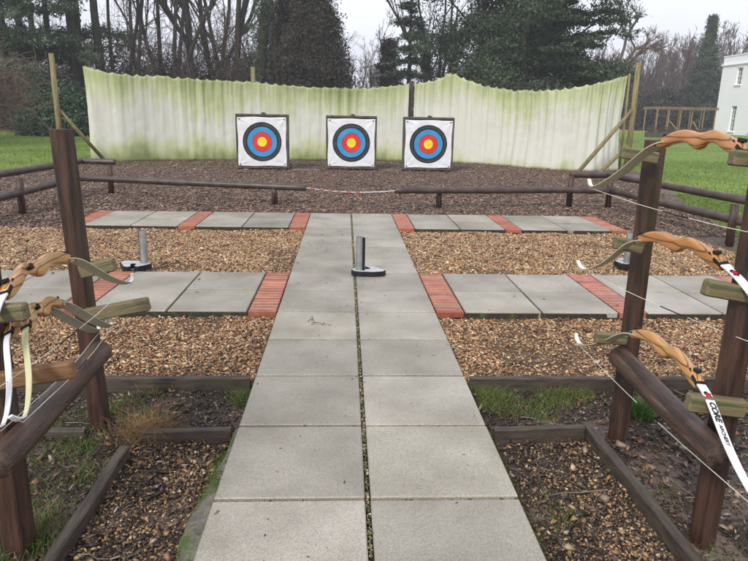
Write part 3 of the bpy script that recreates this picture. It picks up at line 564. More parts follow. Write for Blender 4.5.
def make_bow(loc, label, rot=(0, 0, 0), wood=M_bow1, far=M_beige_limb, near=M_white_limb, print_=False, cut=1, slim=1.0, sc=.84):
    root = empty('recurve_bow', loc, label, 'bow', 'recurve bows resting on the racks'); Yv = Vector(rot[0]).normalized(); Zv = Vector(rot[1]); Zv = (Zv-Yv*Zv.dot(Yv)).normalized(); Xv = Yv.cross(Zv); root.rotation_euler = Matrix((Xv, Yv, Zv)).transposed().to_euler(); root.scale = (sc, sc, sc)
    ris = riser_mesh(wood, root, cut)
    mb = MB(); mb.tube([(0.018*cut, -.085, .02), (0.026*cut, -.085, .02)], .012, 12); mb.box((0.012*cut, -.075, .012), (.016, .03, .016)); mb.build('arrow_rest', M_black, ris)
    for sd_, m_ in ((1, far), (-1, near)):
        lb = limb_mesh(sd_, m_, root, 1.35 if sd_ == 1 else slim)
        b = MB(); b.tube([(0, sd_*.262, -.03), (0, sd_*.262, .008)], .0085, 12); b.tube([(0, sd_*.262, .002), (0, sd_*.262, .014)], .017, 14)
        b.box((0, sd_*.286, -.028), (.045, .05, .018), Matrix.Rotation(-sd_*0.45, 3, 'X'), ch=.003); b.box((0, sd_*.243, -.004), (.04, .03, .012), Matrix.Rotation(-sd_*0.45, 3, 'X'), ch=.003)
        b.build('limb_bolt', M_black, root)
        if print_ and sd_ == -1 and print_ is not True or print_ is True and sd_ == -1: lettering(lb, print_)
    xs, h = limb_arc(); t = h[-1]
    P = [(0, .905, h[-2]+.004), (0, .86, h[-6]-.012), (0, .3, h[-6]-.03), (0, 0, h[-6]-.033), (0, -.3, h[-6]-.03), (0, -.86, h[-6]-.012), (0, -.905, h[-2]+.004)]
    MB().tube(P, .0017, 6).build('string', M_string, root)
    MB().tube([(0, .1, h[-6]-.032), (0, 0, h[-6]-.033), (0, -.1, h[-6]-.032)], .0026, 6).build('serving', M_black, root)
    return root
def lettering(limb, mode):
    xs, hs = limb_arc()
    seg = np.r_[0, np.cumsum(np.hypot(np.diff(xs), np.diff(hs)))]
    def at(d): return np.interp(d, seg, xs), np.interp(d, seg, hs)
    def place(me, d0, m, name, dz):
        me2 = me
        for v in me2.vertices:
            s_, hh = at(d0+v.co.x); s2, h2 = at(d0+v.co.x+.004); tn = norm(np.array([s2-s_, h2-hh]))
            nn = (-tn[1], tn[0])
            off = .0045-0.002*((s_-.24)/.67)+.0004+dz+v.co.z
            v.co = Vector((v.co.y, -(s_+nn[0]*off), hh+nn[1]*off))
        me2.materials.clear(); me2.materials.append(m); o = bpy.data.objects.new(name, me2); COL.objects.link(o); o.parent = limb
    def txt(s, size, shear=0.25, bold=0.0):
        cu = bpy.data.curves.new('t', 'FONT'); cu.body = s; cu.size = size; cu.shear = shear; cu.offset = bold; cu.align_y = 'CENTER'; cu.extrude = 0.0002; cu.resolution_u = 3; cu.space_character = 0.95
        o = bpy.data.objects.new('t', cu); COL.objects.link(o); bpy.context.view_layer.update()
        me = bpy.data.meshes.new_from_object(o.evaluated_get(bpy.context.evaluated_depsgraph_get())); bpy.data.objects.remove(o); return me
    if mode is True:
        place(txt('CORE', .035, 0.2, .0018), .165, M_ink, 'lettering', 0)
        place(txt('ARCHERY', .021, 0.2, .0007), .268, M_ink, 'lettering', 0)
    # winged emblem: black outline shape with red centre
    b = MB(); pts = [(-.02, -.012), (-.008, -.017), (.0, -.010), (.012, -.016), (.016, -.004), (.022, .004), (.012, .008), (.010, .017), (-.002, .012), (-.010, .016), (-.014, .006), (-.022, .002)]
    b.add([(x, y, 0) for x, y in pts], [tuple(range(12))]); o = b.build('emblem', M_ink, None); me = o.data; bpy.data.objects.remove(o); place(me, .135, M_ink, 'emblem', .0001)
    b = MB(); b.add([(x*.62, y*.62, 0) for x, y in pts], [tuple(range(12))]); o = b.build('emblem_centre', M_red, None); me = o.data; bpy.data.objects.remove(o); place(me, .135, M_red, 'emblem', .0005)
make_bow((1.151, .03, 1.408), 'recurve bow with a black near limb on the topmost arms of the right rack', rot=((-.06, .998, -.007), (.2, 0, .96)), wood=M_bow1, near=M_ink)
make_bow((1.165, .115, 1.018), 'recurve bow on the middle arms of the right rack with a red mark', rot=((-.141, .99, -.035), (-.083, 0, .997)), wood=M_bow1, print_='emblem')
make_bow((1.145, .055, .612), 'recurve bow with lettered white limb on the lowest arms of the right rack', rot=((-.04, .999, .009), (.12, 0, .984)), wood=M_bow2, print_=True)
make_bow((-1.187, .03, .925), 'recurve bow alone on the upper arms of the left rack', rot=((.003, 1, -.013), (-.316, 0, .949)), wood=M_bow2, cut=1)
make_bow((-1.195, .04, .768), 'recurve bow with a cream limb outermost on the lower arms of the left rack', rot=((-.17, .975, -.13), (-.5, 0, .86)), wood=M_bow2, near=M_yellow_limb, slim=.68, sc=.77)
make_bow((-1.25, .03, .748), 'recurve bow with a white limb, nearer the posts on the left rack\'s lower arms', rot=((-.17, .975, -.13), (-.5, 0, .86)), wood=M_bow2, near=M_white_limb, slim=.68, sc=.77)

# ------------------------------------------------------------------ log rail fences
def fence(pts_top, pts_low, posts, r, loc, label):
    root = empty('log_rail_fence', loc, label, 'fence', 'low log rail fences')
    def rr(p, q):
        o = rail(root, p, q, r, M_railx); o.location = Vector(o.location)-Vector(loc)
    for seg in (pts_top, pts_low):
        for p, q in zip(seg, seg[1:]): rr(p, q)
    for x, y, h in posts:
        a = random.uniform(0, 6); MB().tube([(x-loc[0], y-loc[1], -.12-loc[2]), (x-loc[0]+random.uniform(-.01, .01), y-loc[1], h*.5-loc[2]), (x-loc[0]+random.uniform(-.015, .015), y-loc[1], h-loc[2])], [.052, .05, .048], 14, True).build('post', M_stain, root, smooth=True)
fence([(-5.3, 6.2, .48), (-5.1, 10.28, .48), (-4.2, 10.5, .48)][:2]+[(-4.45, 10.2, .48)], [(-4.83, 5.6, .25), (-4.85, 9.4, .25)]+[(-.75, 8.5, .24)],
      [(-4.83, 7.3, .46), (-4.4, 9.75, .46), (-1.29, 8.62, .22), (-4.9, 5.2, .46)], .055, (-4.5, 8.5, -.08), 'low dark log rail fence turning a corner on the left of the yard')
fence([(3.85, 8.85, .49), (4.55, 8.95, .49), (5.05, 5.7, .48)], [(.73, 8.27, .24), (3.45, 8.6, .25), (4.5, 8.63, .25), (4.86, 5.35, .25)],
      [(3.86, 8.83, .47), (4.55, 8.8, .47), (4.78, 5.5, .46), (1.5, 8.5, .21)], .055, (4, 8.5, -.08), 'low dark log rail fence turning a corner on the right of the yard')
# red and white rope
n = 60; P = [(-.75+1.48*t, 8.5-.23*t, .24-.05*4*t*(1-t)) for t in np.linspace(0, 1, n)]
rp = MB()
for i in range(n-1): rp.tube([P[i], P[i+1]], .008, 6, False, (0.62, 0.1, 0.08) if (i//3) % 2 and i < 38 else (0.6, 0.58, 0.55))
tag(rp.build('barrier_rope', M_chip), 'thin red and white rope strung slack across the gap between the two log fences', 'rope')

# ------------------------------------------------------------------ ground quivers
def quiver_stand(loc, rz, label):
    root = empty('ground_quiver', loc, label, 'quiver stand', 'ground quivers standing on the paving', rz)
    out_ = [(-.15, -.02), (-.13, -.07), (-.05, -.095), (.06, -.10), (.145, -.075), (.165, -.03), (.10, .06), (.045, .13), (.0, .14), (-.02, .12), (.03, .03), (.02, .0), (-.02, .0), (-.05, .10), (-.09, .11), (-.12, .06)]
    def plate(s, z0, z1, m, nm):
        V = [(x*s, y*s, z) for z in (z0, z1) for x, y in out_]; k = len(out_)
        F = [tuple(range(k))[::-1], tuple(range(k, 2*k))]+[(i, (i+1) % k, (i+1) % k+k, i+k) for i in range(k)]
        return MB().add(V, F).build(nm, m, root, bevel=.003)
    plate(1.03, .0, .046, M_black, 'rubber_base'); plate(.97, .047, .052, M_plate, 'base_plate')
    ro, ri, n = .034, .029, 24; V = []; F = []
    for z, r in ((.05, ro), (.365, ro), (.365, ri), (.04, ri)):
        V += [(-.08+r*math.cos(2*math.pi*j/n), -.035+r*math.sin(2*math.pi*j/n), z) for j in range(n)]
    for i in range(3):
        for j in range(n): F.append((i*n+j, i*n+(j+1) % n, (i+1)*n+(j+1) % n, (i+1)*n+j))
    MB().add(V, F).build('tube', M_metal, root, smooth=False)
    MB().box((-.045, -.045, .2), (.014, .034, .325), rotz(.9)).build('seam', M_black, root)
quiver_stand((.12, 3.60, .001), 0.0, 'grey ground quiver with upright tube standing on the middle of the slab path')
quiver_stand((-2.10, 3.80, -.01), 2.95, 'grey ground quiver with upright tube at the back edge of the left terrace')
quiver_stand((2.86, 4.12, -.02), 0.5, 'grey ground quiver half hidden behind the right rack post')

# ------------------------------------------------------------------ targets
M_frame = mat('old_grey_timber', (0.05, 0.042, 0.034), (0.12, 0.10, 0.08), 5, 0.8, 0.6, 40, stretch=(3, 3, 1), c3=(0.06, 0.07, 0.03), s3=4, f3=0.55)
M_straw = mat('layered_foam', (0.10, 0.09, 0.07), (0.2, 0.17, 0.12), 30, 0.9, 0.6, 60, stretch=(.3, 1, 6))
def target(x, y, rz, label, seed):
    root = empty('archery_target', (x, y, -.08), label, 'archery target', 'archery targets before the sheet', rz)
    w, h, d = 1.38, 1.41, .42; z0 = .05
    MB().box((0, d/2+.03, z0+h/2), (w-.09, d-.02, h-.09)).build('boss', M_straw, root)
    fr = MB(); t = .05
    for sx in (-1, 1): fr.box((sx*(w/2-t/2), d/2, z0+h/2), (t, d+.03, h), ch=.004)
    fr.box((0, d/2, z0+h-t/2), (w-2*t-.004, d+.03, t), ch=.004); fr.box((0, d/2, z0+t/2), (w-2*t-.004, d+.03, t), ch=.004)
    fr.build('frame', M_frame, root)
    hh = MB(); hh.box((0.03, d/2, z0+h+.02), (.12, .05, .04), ch=.005); hh.tube([(.03, d/2-.03, z0+h+.035), (.03, d/2+.05, z0+h+.035)], .016, 8); hh.build('top_bracket', M_frame, root)
    for sx in (-1, 1): MB().box((sx*.5, d/2+.05, .025), (.1, .5, .07), ch=.006).build('foot', M_frame, root)
    n = 70; xs = np.linspace(-.635, .635, n); X, Z = np.meshgrid(xs, xs)
    Y = 0.012*(vnoise(X+3, Z+3, 3.2, seed)-.5)+.010*(vnoise(X*1.0+Z+5, Z-X+7, 5, seed+1)-.5)
    for cx in (-1, 1):
        for cz in (-1, 1):
            dd_ = np.hypot(X-cx*.6, Z-cz*.6); ang = np.arctan2(Z-cz*.6, X-cx*.6); Y += .010*np.exp(-dd_*5)*np.sin(ang*7+seed)
    e = np.maximum(np.abs(X), np.abs(Z)); Xe = X*(1+0.012*np.sin(Z*7+seed)*(np.abs(X) > .55)); Ze = Z*(1+.01*np.sin(X*8+seed*2)*(np.abs(Z) > .55))
    V = np.stack([Xe, -Y, Ze], -1).reshape(-1, 3); i = (np.arange(n-1)[:, None]*n+np.arange(n-1)[None]).ravel(); F = np.stack([i, i+1, i+n+1, i+n], -1)
    o = fast('target_face', V, None, None, M_face, True, root, None, F); o.location = (0, -.028, z0+h/2-.01)
    so = o.modifiers.new('s', 'SOLIDIFY'); so.thickness = .003
    for cx in (-1, 1):
        for cz in (-1, 1): MB().tube([(cx*.585, -.05, z0+h/2-.01+cz*.59), (cx*.585, .0, z0+h/2-.01+cz*.59)], .015, 10).build('pin', M_black, root)
target(-2.30, 15.20, 0.03, 'archery target at the left end of the row of three', 11)
target(0.07, 15.50, -0.03, 'archery target in the middle of the row of three', 23)
target(2.17, 15.45, -0.04, 'archery target at the right end of the row, nearest the gap in the sheet', 35)
for i, (x, y, w_, d_, lb) in enumerate(((-1.15, 15.35, .75, .35, 'damp flat paving slab on the mulch between the left and middle targets'), (1.12, 15.6, .55, .35, 'damp flat paving slab on the mulch between the middle and right targets'), (3.25, 15.5, .5, .3, 'damp flat paving slab on the mulch right of the right target'))):
    o = slabs(MB(), (x,), (y,), w_, d_).build('paving_slab', M_concrete); o.location.z = -.05; tag(o, lb, 'paving slab', 'slabs by the targets')

# ------------------------------------------------------------------ backstop sheets
def sheet(name, pts, m, label, seed, amp, per):
    p = np.array(pts, float); d = np.r_[0, np.cumsum(np.hypot(np.diff(p[:, 0]), np.diff(p[:, 1])))]; Ltot = d[-1]
    n = int(Ltot/0.018); s = np.linspace(0, Ltot, n); q = interp(s, np.c_[d, p]); x, y, top = q
    tx, ty = np.gradient(x, s), np.gradient(y, s); nl = np.hypot(tx, ty); nx, ny = ty/nl, -tx/nl
    ph = s/per*2*np.pi+2.4*vnoise(s, 0*s, .8, seed)*2; ph2 = ph*.53+5*vnoise(s, 0*s, .6, seed+7)
    sag = 0.055*(1-np.abs(np.sin(ph/2)))**0.0*np.abs(np.sin(ph/2))**0.7*(.35+1.1*vnoise(s, 0*s, 2.7, seed+8))
    rows = 30; V = []; A = []
    for r in range(rows):
        v = r/(rows-1); z = v*(top-sag*1.0)-.075*(1-v)
        am = amp*(0.35+0.65*v**1.5)*(0.5+vnoise(s, 0*s, 1.3, seed+1))
        off = am*(np.sin(ph+1.1*(vnoise(s, v*2+0*s, .9, seed+9)-.5))*(.25+.9*vnoise(s, v*1.5+0*s, 2.2, seed+10))+.7*np.sin(ph2)*(1.1-v*.5)+.35*np.sin(ph*2.1)*v)+0.05*(vnoise(s, v*2.5+0*s, 1.1, seed+2)-.5)+.02*(vnoise(s, v*5+0*s, 5, seed+3)-.5)+.08*(1-v)**2*(vnoise(s, 0*s, 2.1, seed+4)-.3)+.12*math.sin(v*math.pi)*-.5
        V.append(np.stack([x+nx*off, y+ny*off, z], -1)); A.append(np.stack([s, np.full(n, v), 0*s], -1))
    V = np.concatenate(V); A = np.concatenate(A)
    i = (np.arange(rows-1)[:, None]*n+np.arange(n-1)[None]).ravel(); F = np.stack([i, i+1, i+n+1, i+n], -1)
    o = fast(name, V, None, None, m, True, None, None, F)
    at = o.data.attributes.new('uvh', 'FLOAT_VECTOR', 'POINT'); at.data.foreach_set('vector', A.astype(np.float32).ravel())
    so = o.modifiers.new('s', 'SOLIDIFY'); so.thickness = .006
    tag(o, label, 'backstop sheet')
    # hem rope as a part
    MB().tube(np.stack([x, y, top-sag-.004], -1)[::3], .004, 6).build('hem_rope', M_stain, o)
    return o
sheet('backstop_sheet', [(-7.53, 17.04, 2.62), (-6.9, 17.02, 2.47), (-5.7, 17.7, 2.43), (-3.7, 18.35, 2.36), (-2.9, 18.6, 2.36), (-1.56, 18.9, 2.26), (0, 19.1, 2.25), (1.0, 19.25, 2.3), (1.97, 19.3, 2.43)], M_curL,
      'long algae stained white sheet hung behind the left and middle targets', 41, .02, .30)
sheet('backstop_sheet', [(2.14, 19.2, 2.43), (2.8, 19.2, 2.58), (3.3, 19.0, 2.76), (3.8, 18.75, 2.55), (4.8, 18.1, 2.30), (5.6, 17.2, 2.24), (6.5, 16.5, 2.33), (7.3, 16.4, 2.48), (8.05, 16.75, 2.68)], M_curR,
      'whiter folded sheet with deep vertical pleats hung on the right beyond the gap', 52, .05, .27)
def pole(name, x, y, h, r, label, cat='pole', brace=None, m=M_post):
    root = empty(name, (x, y, -.1), label, cat)
    MB().tube([(0, 0, 0), (.01, 0, h*.5), (0, .01, h+.1)], [r*1.05, r, r*.95], 12).build('pole', m, root, smooth=True)
    for (bx, by, bz, tz) in (brace or []): MB().tube([(bx-x, by-y, bz+.1), (0, 0, tz+.1)], [r*.75, r*.7], 12).build('brace', m, root, smooth=True)
pole('support_pole', -7.85, 15.85, 2.82, .07, 'round timber pole with a slanted brace left of the backstop sheet', brace=[(-7.0, 16.75, -.05, 1.45)])
pole('support_pole', 8.0, 16.0, 2.95, .075, 'mossy timber pole with two slanted braces right of the backstop sheet', brace=[(6.4, 15.5, -.05, 1.72), (7.0, 15.45, -.05, .72)])
pole('support_pole', -3.0, 18.85, 2.78, .07, 'round timber pole rising behind the left sheet above the left target')
pole('support_pole', 2.06, 19.55, 2.5, .07, 'dark timber pole in the gap between the two sheets', m=M_stain)
pole('support_pole', 3.3, 19.25, 2.76, .05, 'thin pole behind the peak of the right sheet')
pole('support_pole', 8.2, 16.95, 2.72, .035, 'thin pole holding the right end of the pleated sheet')

# ------------------------------------------------------------------ trees
def ray_pos(u, d):
    r = f_+r2*((u-374)/635.867)-u2*((110-280.5)/635.867); k = d/math.hypot(r.x, r.y); return (CAMXY[0]+r.x*k, CAMXY[1]+r.y*k)
def branch_segments(rg, h, r0, levels=4, spread=.6, nb=(9, 5, 4, 3), up=.25, fork=0.0, crook=.08, start=.25, droop=0.0, lenf=.42):
    """returns list of (P0,P1,r0,r1) arrays, split in trunk and twigs"""
    trunk = []; tw = []
    def grow(p, d, L_, r, lev):
        k = 6 if lev == 0 else 4 if lev == 1 else 3
        pts = [p]; cur = p; dd_ = d
        for i in range(k):
            dd_ = norm(dd_+rg.normal(0, crook*(1+lev*.8), 3)+np.array([0, 0, (up if lev else .05)*.3-droop*lev*.06])); cur = cur+dd_*L_/k; pts.append(cur)
        pts = np.array(pts); rr = np.linspace(r, r*(.35 if lev else .3), k+1)
        for i in range(k): (trunk if lev < 2 else tw).append((pts[i], pts[i+1], rr[i], rr[i+1]))
        if lev < levels-1:
            for b in range(nb[lev]):
                t = rg.uniform(start if lev == 0 else .2, 1); j = min(int(t*k), k-1); q = pts[j]+(pts[j+1]-pts[j])*(t*k-j)
                ax = norm(pts[j+1]-pts[j]); rd = norm(np.cross(ax, rg.normal(0, 1, 3))); sp = spread*rg.uniform(.7, 1.3)
                nd = norm(ax*math.cos(sp)+rd*math.sin(sp)+np.array([0, 0, up-droop*.3]))
                grow(q, nd, L_*lenf*rg.uniform(.6, 1.25)*(1.15-.5*t if lev == 0 else 1), max(rr[j]*rg.uniform(.35, .6), .006), lev+1)
    base = np.array([0., 0, 0])
    if fork:
        q = np.array([0, 0, h*fork]); trunk.append((base, q, r0, r0*.9))
        for k in range(2+(rg.random() < .4)): grow(q, norm(np.array([rg.normal(0, .22), rg.normal(0, .15), 1])), h*(1-fork), r0*.65, 0)
    else: grow(base, norm(np.array([rg.normal(0, .04), rg.normal(0, .04), 1])), h, r0, 0)
    return trunk, tw
def seg_mesh(segs, n, rmin=0.0):
    P0 = np.array([s[0] for s in segs]); P1 = np.array([s[1] for s in segs]); a = np.maximum([s[2] for s in segs], rmin); b = np.maximum([s[3] for s in segs], rmin)
    T = norm(P1-P0); u = np.where(np.abs(T[:, 2:3]) < .9, np.array([[0, 0, 1.]]), np.array([[1., 0, 0]])); A = norm(np.cross(T, u)); B = np.cross(T, A)
    th = np.arange(n)/n*2*np.pi; D = np.cos(th)[None, :, None]*A[:, None]+np.sin(th)[None, :, None]*B[:, None]
    V = np.concatenate([P0[:, None]+D*a[:, None, None], P1[:, None]+D*b[:, None, None]], 1)
    F0 = np.array([(j, (j+1) % n, n+(j+1) % n, n+j) for j in range(n)]); F = (np.arange(len(P0))[:, None, None]*2*n+F0).reshape(-1, 4)
    return V.reshape(-1, 3), F
def leaf_quads(rg, C_, spreads, n, size, col=(1, 1, 1), flat=0.0):
    n = int(n*2.1); size = size*.66
    C_ = np.asarray(C_, float); m_ = len(C_); idx = np.repeat(np.arange(m_), n); P = C_[idx]+rg.normal(0, 1, (m_*n, 3))*np.asarray(spreads)
    N_ = norm(rg.normal(0, 1, (len(P), 3))+np.array([0, 0, flat])); A = norm(np.cross(N_, rg.normal(0, 1, (len(P), 3)))); B = np.cross(N_, A)
    s = size*rg.uniform(.5, 1.4, (len(P), 1)); w = s*.45
    V = np.stack([P-A*s, P-B*w+N_*s*.15, P+A*s, P+B*w+N_*s*.15], 1)
    cl = rg.uniform(.6, 1.35, (m_, 1))[idx]*rg.uniform(.75, 1.25, (len(P), 1)); c = np.repeat(np.clip(cl*np.array(col), 0, 2), 4, 0)
    return V, c
def place_tree(kind, u, d, label, cat='tree', group=None, xy=None):
    x, y = xy or ray_pos(u, d); return empty(kind, (x, y, -.1), label, cat, group)
def bare_tree(u, d, h, r0, label, seed, name='bare_tree', mt=M_bark_tree, mtw=M_twig, rmin=.012, group='bare trees behind the range', ivy=0, **k):
    rg = np.random.default_rng(seed); root = place_tree(name, u, d, label, group=group); t, w = branch_segments(rg, h, r0, **k)
    V, F = seg_mesh(t, 8, .02); fast('trunk', V, None, None, mt, True, root, None, F)
    V, F = seg_mesh(w, 3, rmin); fast('twigs', V, None, None, mtw, False, root, None, F)
    if ivy:
        zz = rg.uniform(0, ivy, 260); cc = np.c_[rg.normal(0, r0*.75, 260), rg.normal(0, r0*.75, 260), zz]
        # follow the trunk
        P0 = np.array([s_[0] for s_ in t if s_[2] > r0*.45]); 
        for i_ in range(260): j = np.argmin(np.abs(P0[:, 2]-zz[i_])); cc[i_, :2] += P0[j, :2]
        V, c = leaf_quads(rg, cc, .16, 26, .10); fast('ivy', V, None, c, M_ever, False, root)
    return root
DEEP = dict(levels=4, nb=(11, 6, 5), crook=.09, spread=.55, up=.25, start=.12)
# left stand of tall trees
bare_tree(163, 52, 19, .26, 'forked bare tree with two leaning stems above the left sheet', 101, fork=.18, levels=4, nb=(9, 6, 5), crook=.08, spread=.55, up=.2, start=.15)
bare_tree(177, 47, 20, .24, 'slender bare tree with a leaning stem right of the forked tree', 102, fork=.12, levels=4, nb=(9, 6, 4), crook=.07, spread=.5, up=.3)
bare_tree(191, 50, 22, .30, 'straight thick bare trunk above the left part of the sheet', 103, levels=4, nb=(14, 6, 5), crook=.03, spread=.7, up=.15)
bare_tree(238, 46, 19, .30, 'bare tree with steeply rising limbs above the left target', 104, fork=.22, levels=4, nb=(10, 6, 5), crook=.07, spread=.45, up=.35)
bare_tree(258, 44, 22, .38, 'thick ivy clad trunk right above the thin support pole', 105, levels=4, nb=(13, 6, 5), crook=.03, spread=.6, up=.2, ivy=13)
bare_tree(272, 49, 20, .26, 'bare leaning tree between the ivy clad trunk and the dark cypress', 106, fork=.15, **{k: v for k, v in DEEP.items()})
bare_tree(292, 46, 18, .22, 'dense twiggy bare tree before the dark cypress', 107, levels=4, nb=(12, 7, 5), crook=.1, spread=.6, up=.2, start=.1)
bare_tree(212, 56, 20, .26, 'bare tree set back in the gap between the thick trunks', 108, fork=.1, **DEEP)
bare_tree(140, 58, 20, .26, 'bare tree with fine spreading twigs just right of the pines', 109, fork=.2, **DEEP)
bare_tree(126, 54, 17, .18, 'thin bare tree close against the right side of the pines', 110, **DEEP)
bare_tree(222, 62, 22, .3, 'tall pale bare tree far back above the left target', 111, fork=.2, **DEEP)
bare_tree(300, 58, 20, .25, 'bare tree seen behind the left shoulder of the cypress', 112, **DEEP)
# dark pines on the left
def pine(u, d, h, r0, label, seed, low=3.0, spread=3.2, nbr=34, m=M_ever, name='pine_tree', leaf=.16, nl=20, group='dark pines on the left', droop=.25, dens=7, crown_top=None, thick=.35):
    rg = np.random.default_rng(seed); root = place_tree(name, u, d, label, group=group)
    segs = []; C_ = []
    tp = [np.array([rg.normal(0, .05), rg.normal(0, .05), h*t]) for t in np.linspace(0, 1, 9)]
    for i in range(8): segs.append((tp[i], tp[i+1], r0*(1-i/9), r0*(1-(i+1)/9)))
    for b in range(nbr):
        z = low+(h-low)*rg.random()**.9; L_ = spread*(1-.75*(z-low)/(h-low))*rg.uniform(.6, 1.15); a = rg.uniform(0, 6.283); p = np.array([0, 0, z]); k = 5
        dr = np.array([math.cos(a), math.sin(a), rg.uniform(-.1, .3)])
        for i in range(k):
            q = p+dr*L_/k+np.array([0, 0, -droop*L_/k*i/k]); segs.append((p, q, .05*(1-i/k)+.012, .05*(1-(i+1)/k)+.012)); p = q
            if i >= 1:
                for _ in range(dens//2+1): C_.append(q+rg.normal(0, 1, 3)*np.array([.32, .32, .1])*L_/3)
    V, F = seg_mesh(segs, 6); fast('trunk', V, None, None, M_bark_tree, True, root, None, F)
    V, c = leaf_quads(rg, C_, (thick, thick, thick*.45), nl, leaf, flat=.4); fast('crown', V, None, c, m, False, root)
    return root
pine(78, 45, 20, .36, 'tallest dark pine, its thick double trunk left of the sheet', 121, low=4.5, nbr=13, spread=3.4, dens=4)
pine(86, 47, 19, .26, 'dark pine standing close right of the thick double trunk', 122, low=6, nbr=11, spread=2.6, dens=4)
pine(103, 45, 19, .34, 'dark pine with an ivy covered trunk just left of the sheet edge', 123, low=5, nbr=13, spread=3.4, dens=4)
pine(56, 46, 18, .24, 'dark pine behind the short timber support pole', 124, low=4, nbr=15, spread=3.2, dens=5)
pine(30, 44, 18, .28, 'dark pine third from the left edge', 125, low=3.2, nbr=20, spread=3.6, dens=5)
pine(12, 46, 18, .26, 'dark pine second from the left edge', 126, low=3, nbr=20, spread=3.6, dens=5)
pine(-12, 43, 18, .28, 'dark pine at the very left edge', 127, low=2.5, nbr=24, spread=4, dens=5)
pine(40, 56, 20, .3, 'dark pine far back behind the left pines', 128, low=3, nbr=20, spread=4.2, dens=5)
pine(116, 60, 17, .24, 'dark pine set far back right of the other pines', 129, low=5, nbr=10, spread=3.2, dens=4)
# trunk ivy on pine 103
rg = np.random.default_rng(5); x, y = ray_pos(103, 45)
# rhododendron
def bush(name, xy, rx, ry, h, label, seed, m=M_rhodo, n=160, leaf=.13, nl=60, cat='shrub', sp=.26):
    rg = np.random.default_rng(seed); root = empty(name, (xy[0], xy[1], -.1), label, cat)
    th = rg.uniform(0, 6.283, n); ph = np.arccos(rg.uniform(0, 1, n)); k = rg.uniform(.72, 1.0, n)*(1+.18*np.sin(th*3+seed)*np.sin(ph*2))
    C_ = np.c_[np.sin(ph)*np.cos(th)*rx*k, np.sin(ph)*np.sin(th)*ry*k, np.cos(ph)*h*k]; C_[:, 2] = np.maximum(C_[:, 2], .15)
    V, c = leaf_quads(rg, C_, sp, nl, leaf, flat=.5); fast('foliage', V, None, c, m, False, root)
    segs = []
    for i in range(0, n, 5):
        p = np.array([rg.normal(0, .15), rg.normal(0, .15), 0]); q = C_[i]; mid = (p+q)/2+rg.normal(0, .15, 3); segs += [(p, mid, .05, .03), (mid, q, .03, .012)]
    V, F = seg_mesh(segs, 5); fast('stems', V, None, None, M_bark_tree, True, root, None, F); return root
bush('rhododendron_bush', ray_pos(58, 40), 2.1, 1.6, 2.5, 'rounded dark green rhododendron bush on the lawn behind the left timber pole', 131, n=300)
# bare drooping shrub at far left
rg = np.random.default_rng(133)
def twiggy(name, xy, label, seed, r, h, n, m=M_twig, cat='shrub', rmin=.009, lean=(0, 0)):
    rg = np.random.default_rng(seed); root = empty(name, (xy[0], xy[1], -.1), label, cat); st, tw_ = [], []
    for i in range(n):
        a = rg.uniform(0, 6.283); d = norm(np.array([math.cos(a)*r/h+lean[0], math.sin(a)*r/h+lean[1], rg.uniform(.7, 1.4)])); p = rg.normal(0, .15, 3)*np.array([1, 1, 0]); L_ = h*rg.uniform(.6, 1.2); k = 7
        for j in range(k):
            q = p+d*L_/k; (st if j < 3 else tw_).append((p, q, .03*(1-j/k)+.008, .03*(1-(j+1)/k)+.008)); d = norm(d+rg.normal(0, .16, 3)+np.array([0, 0, -.09*j/2])); p = q
            if j > 1:
                for _ in range(4):
                    dd_ = norm(d+rg.normal(0, .6, 3)); e = p+dd_*L_*.16; tw_.append((p, e, .009, .006))
                    for __ in range(3): f2_ = norm(dd_+rg.normal(0, .5, 3)); g_ = e+f2_*L_*.12; tw_.append((e, g_, .006, .004)); tw_.append((g_, g_+norm(f2_+rg.normal(0, .5, 3))*L_*.08, .005, .003))
    V, F = seg_mesh(st, 6); fast('stems', V, None, None, M_bark_tree, True, root, None, F)
    V, F = seg_mesh(tw_, 3, rmin); fast('twigs', V, None, None, m, False, root, None, F); return root
M_shrub = mat('brown_shrub_twigs', (0.14, 0.095, 0.075), (0.22, 0.16, 0.13), 0.8, .9, spec=.1)
twiggy('bare_shrub', ray_pos(-40, 36), 'sprawling brown leafless shrub at the left edge of the lawn', 141, 2.3, 4.0, 40, m=M_shrub, rmin=.008)
twiggy('bare_shrub', ray_pos(-78, 32), 'brown leafless shrub cut by the left edge of the picture', 142, 2.4, 4.2, 30, m=M_shrub, rmin=.008)
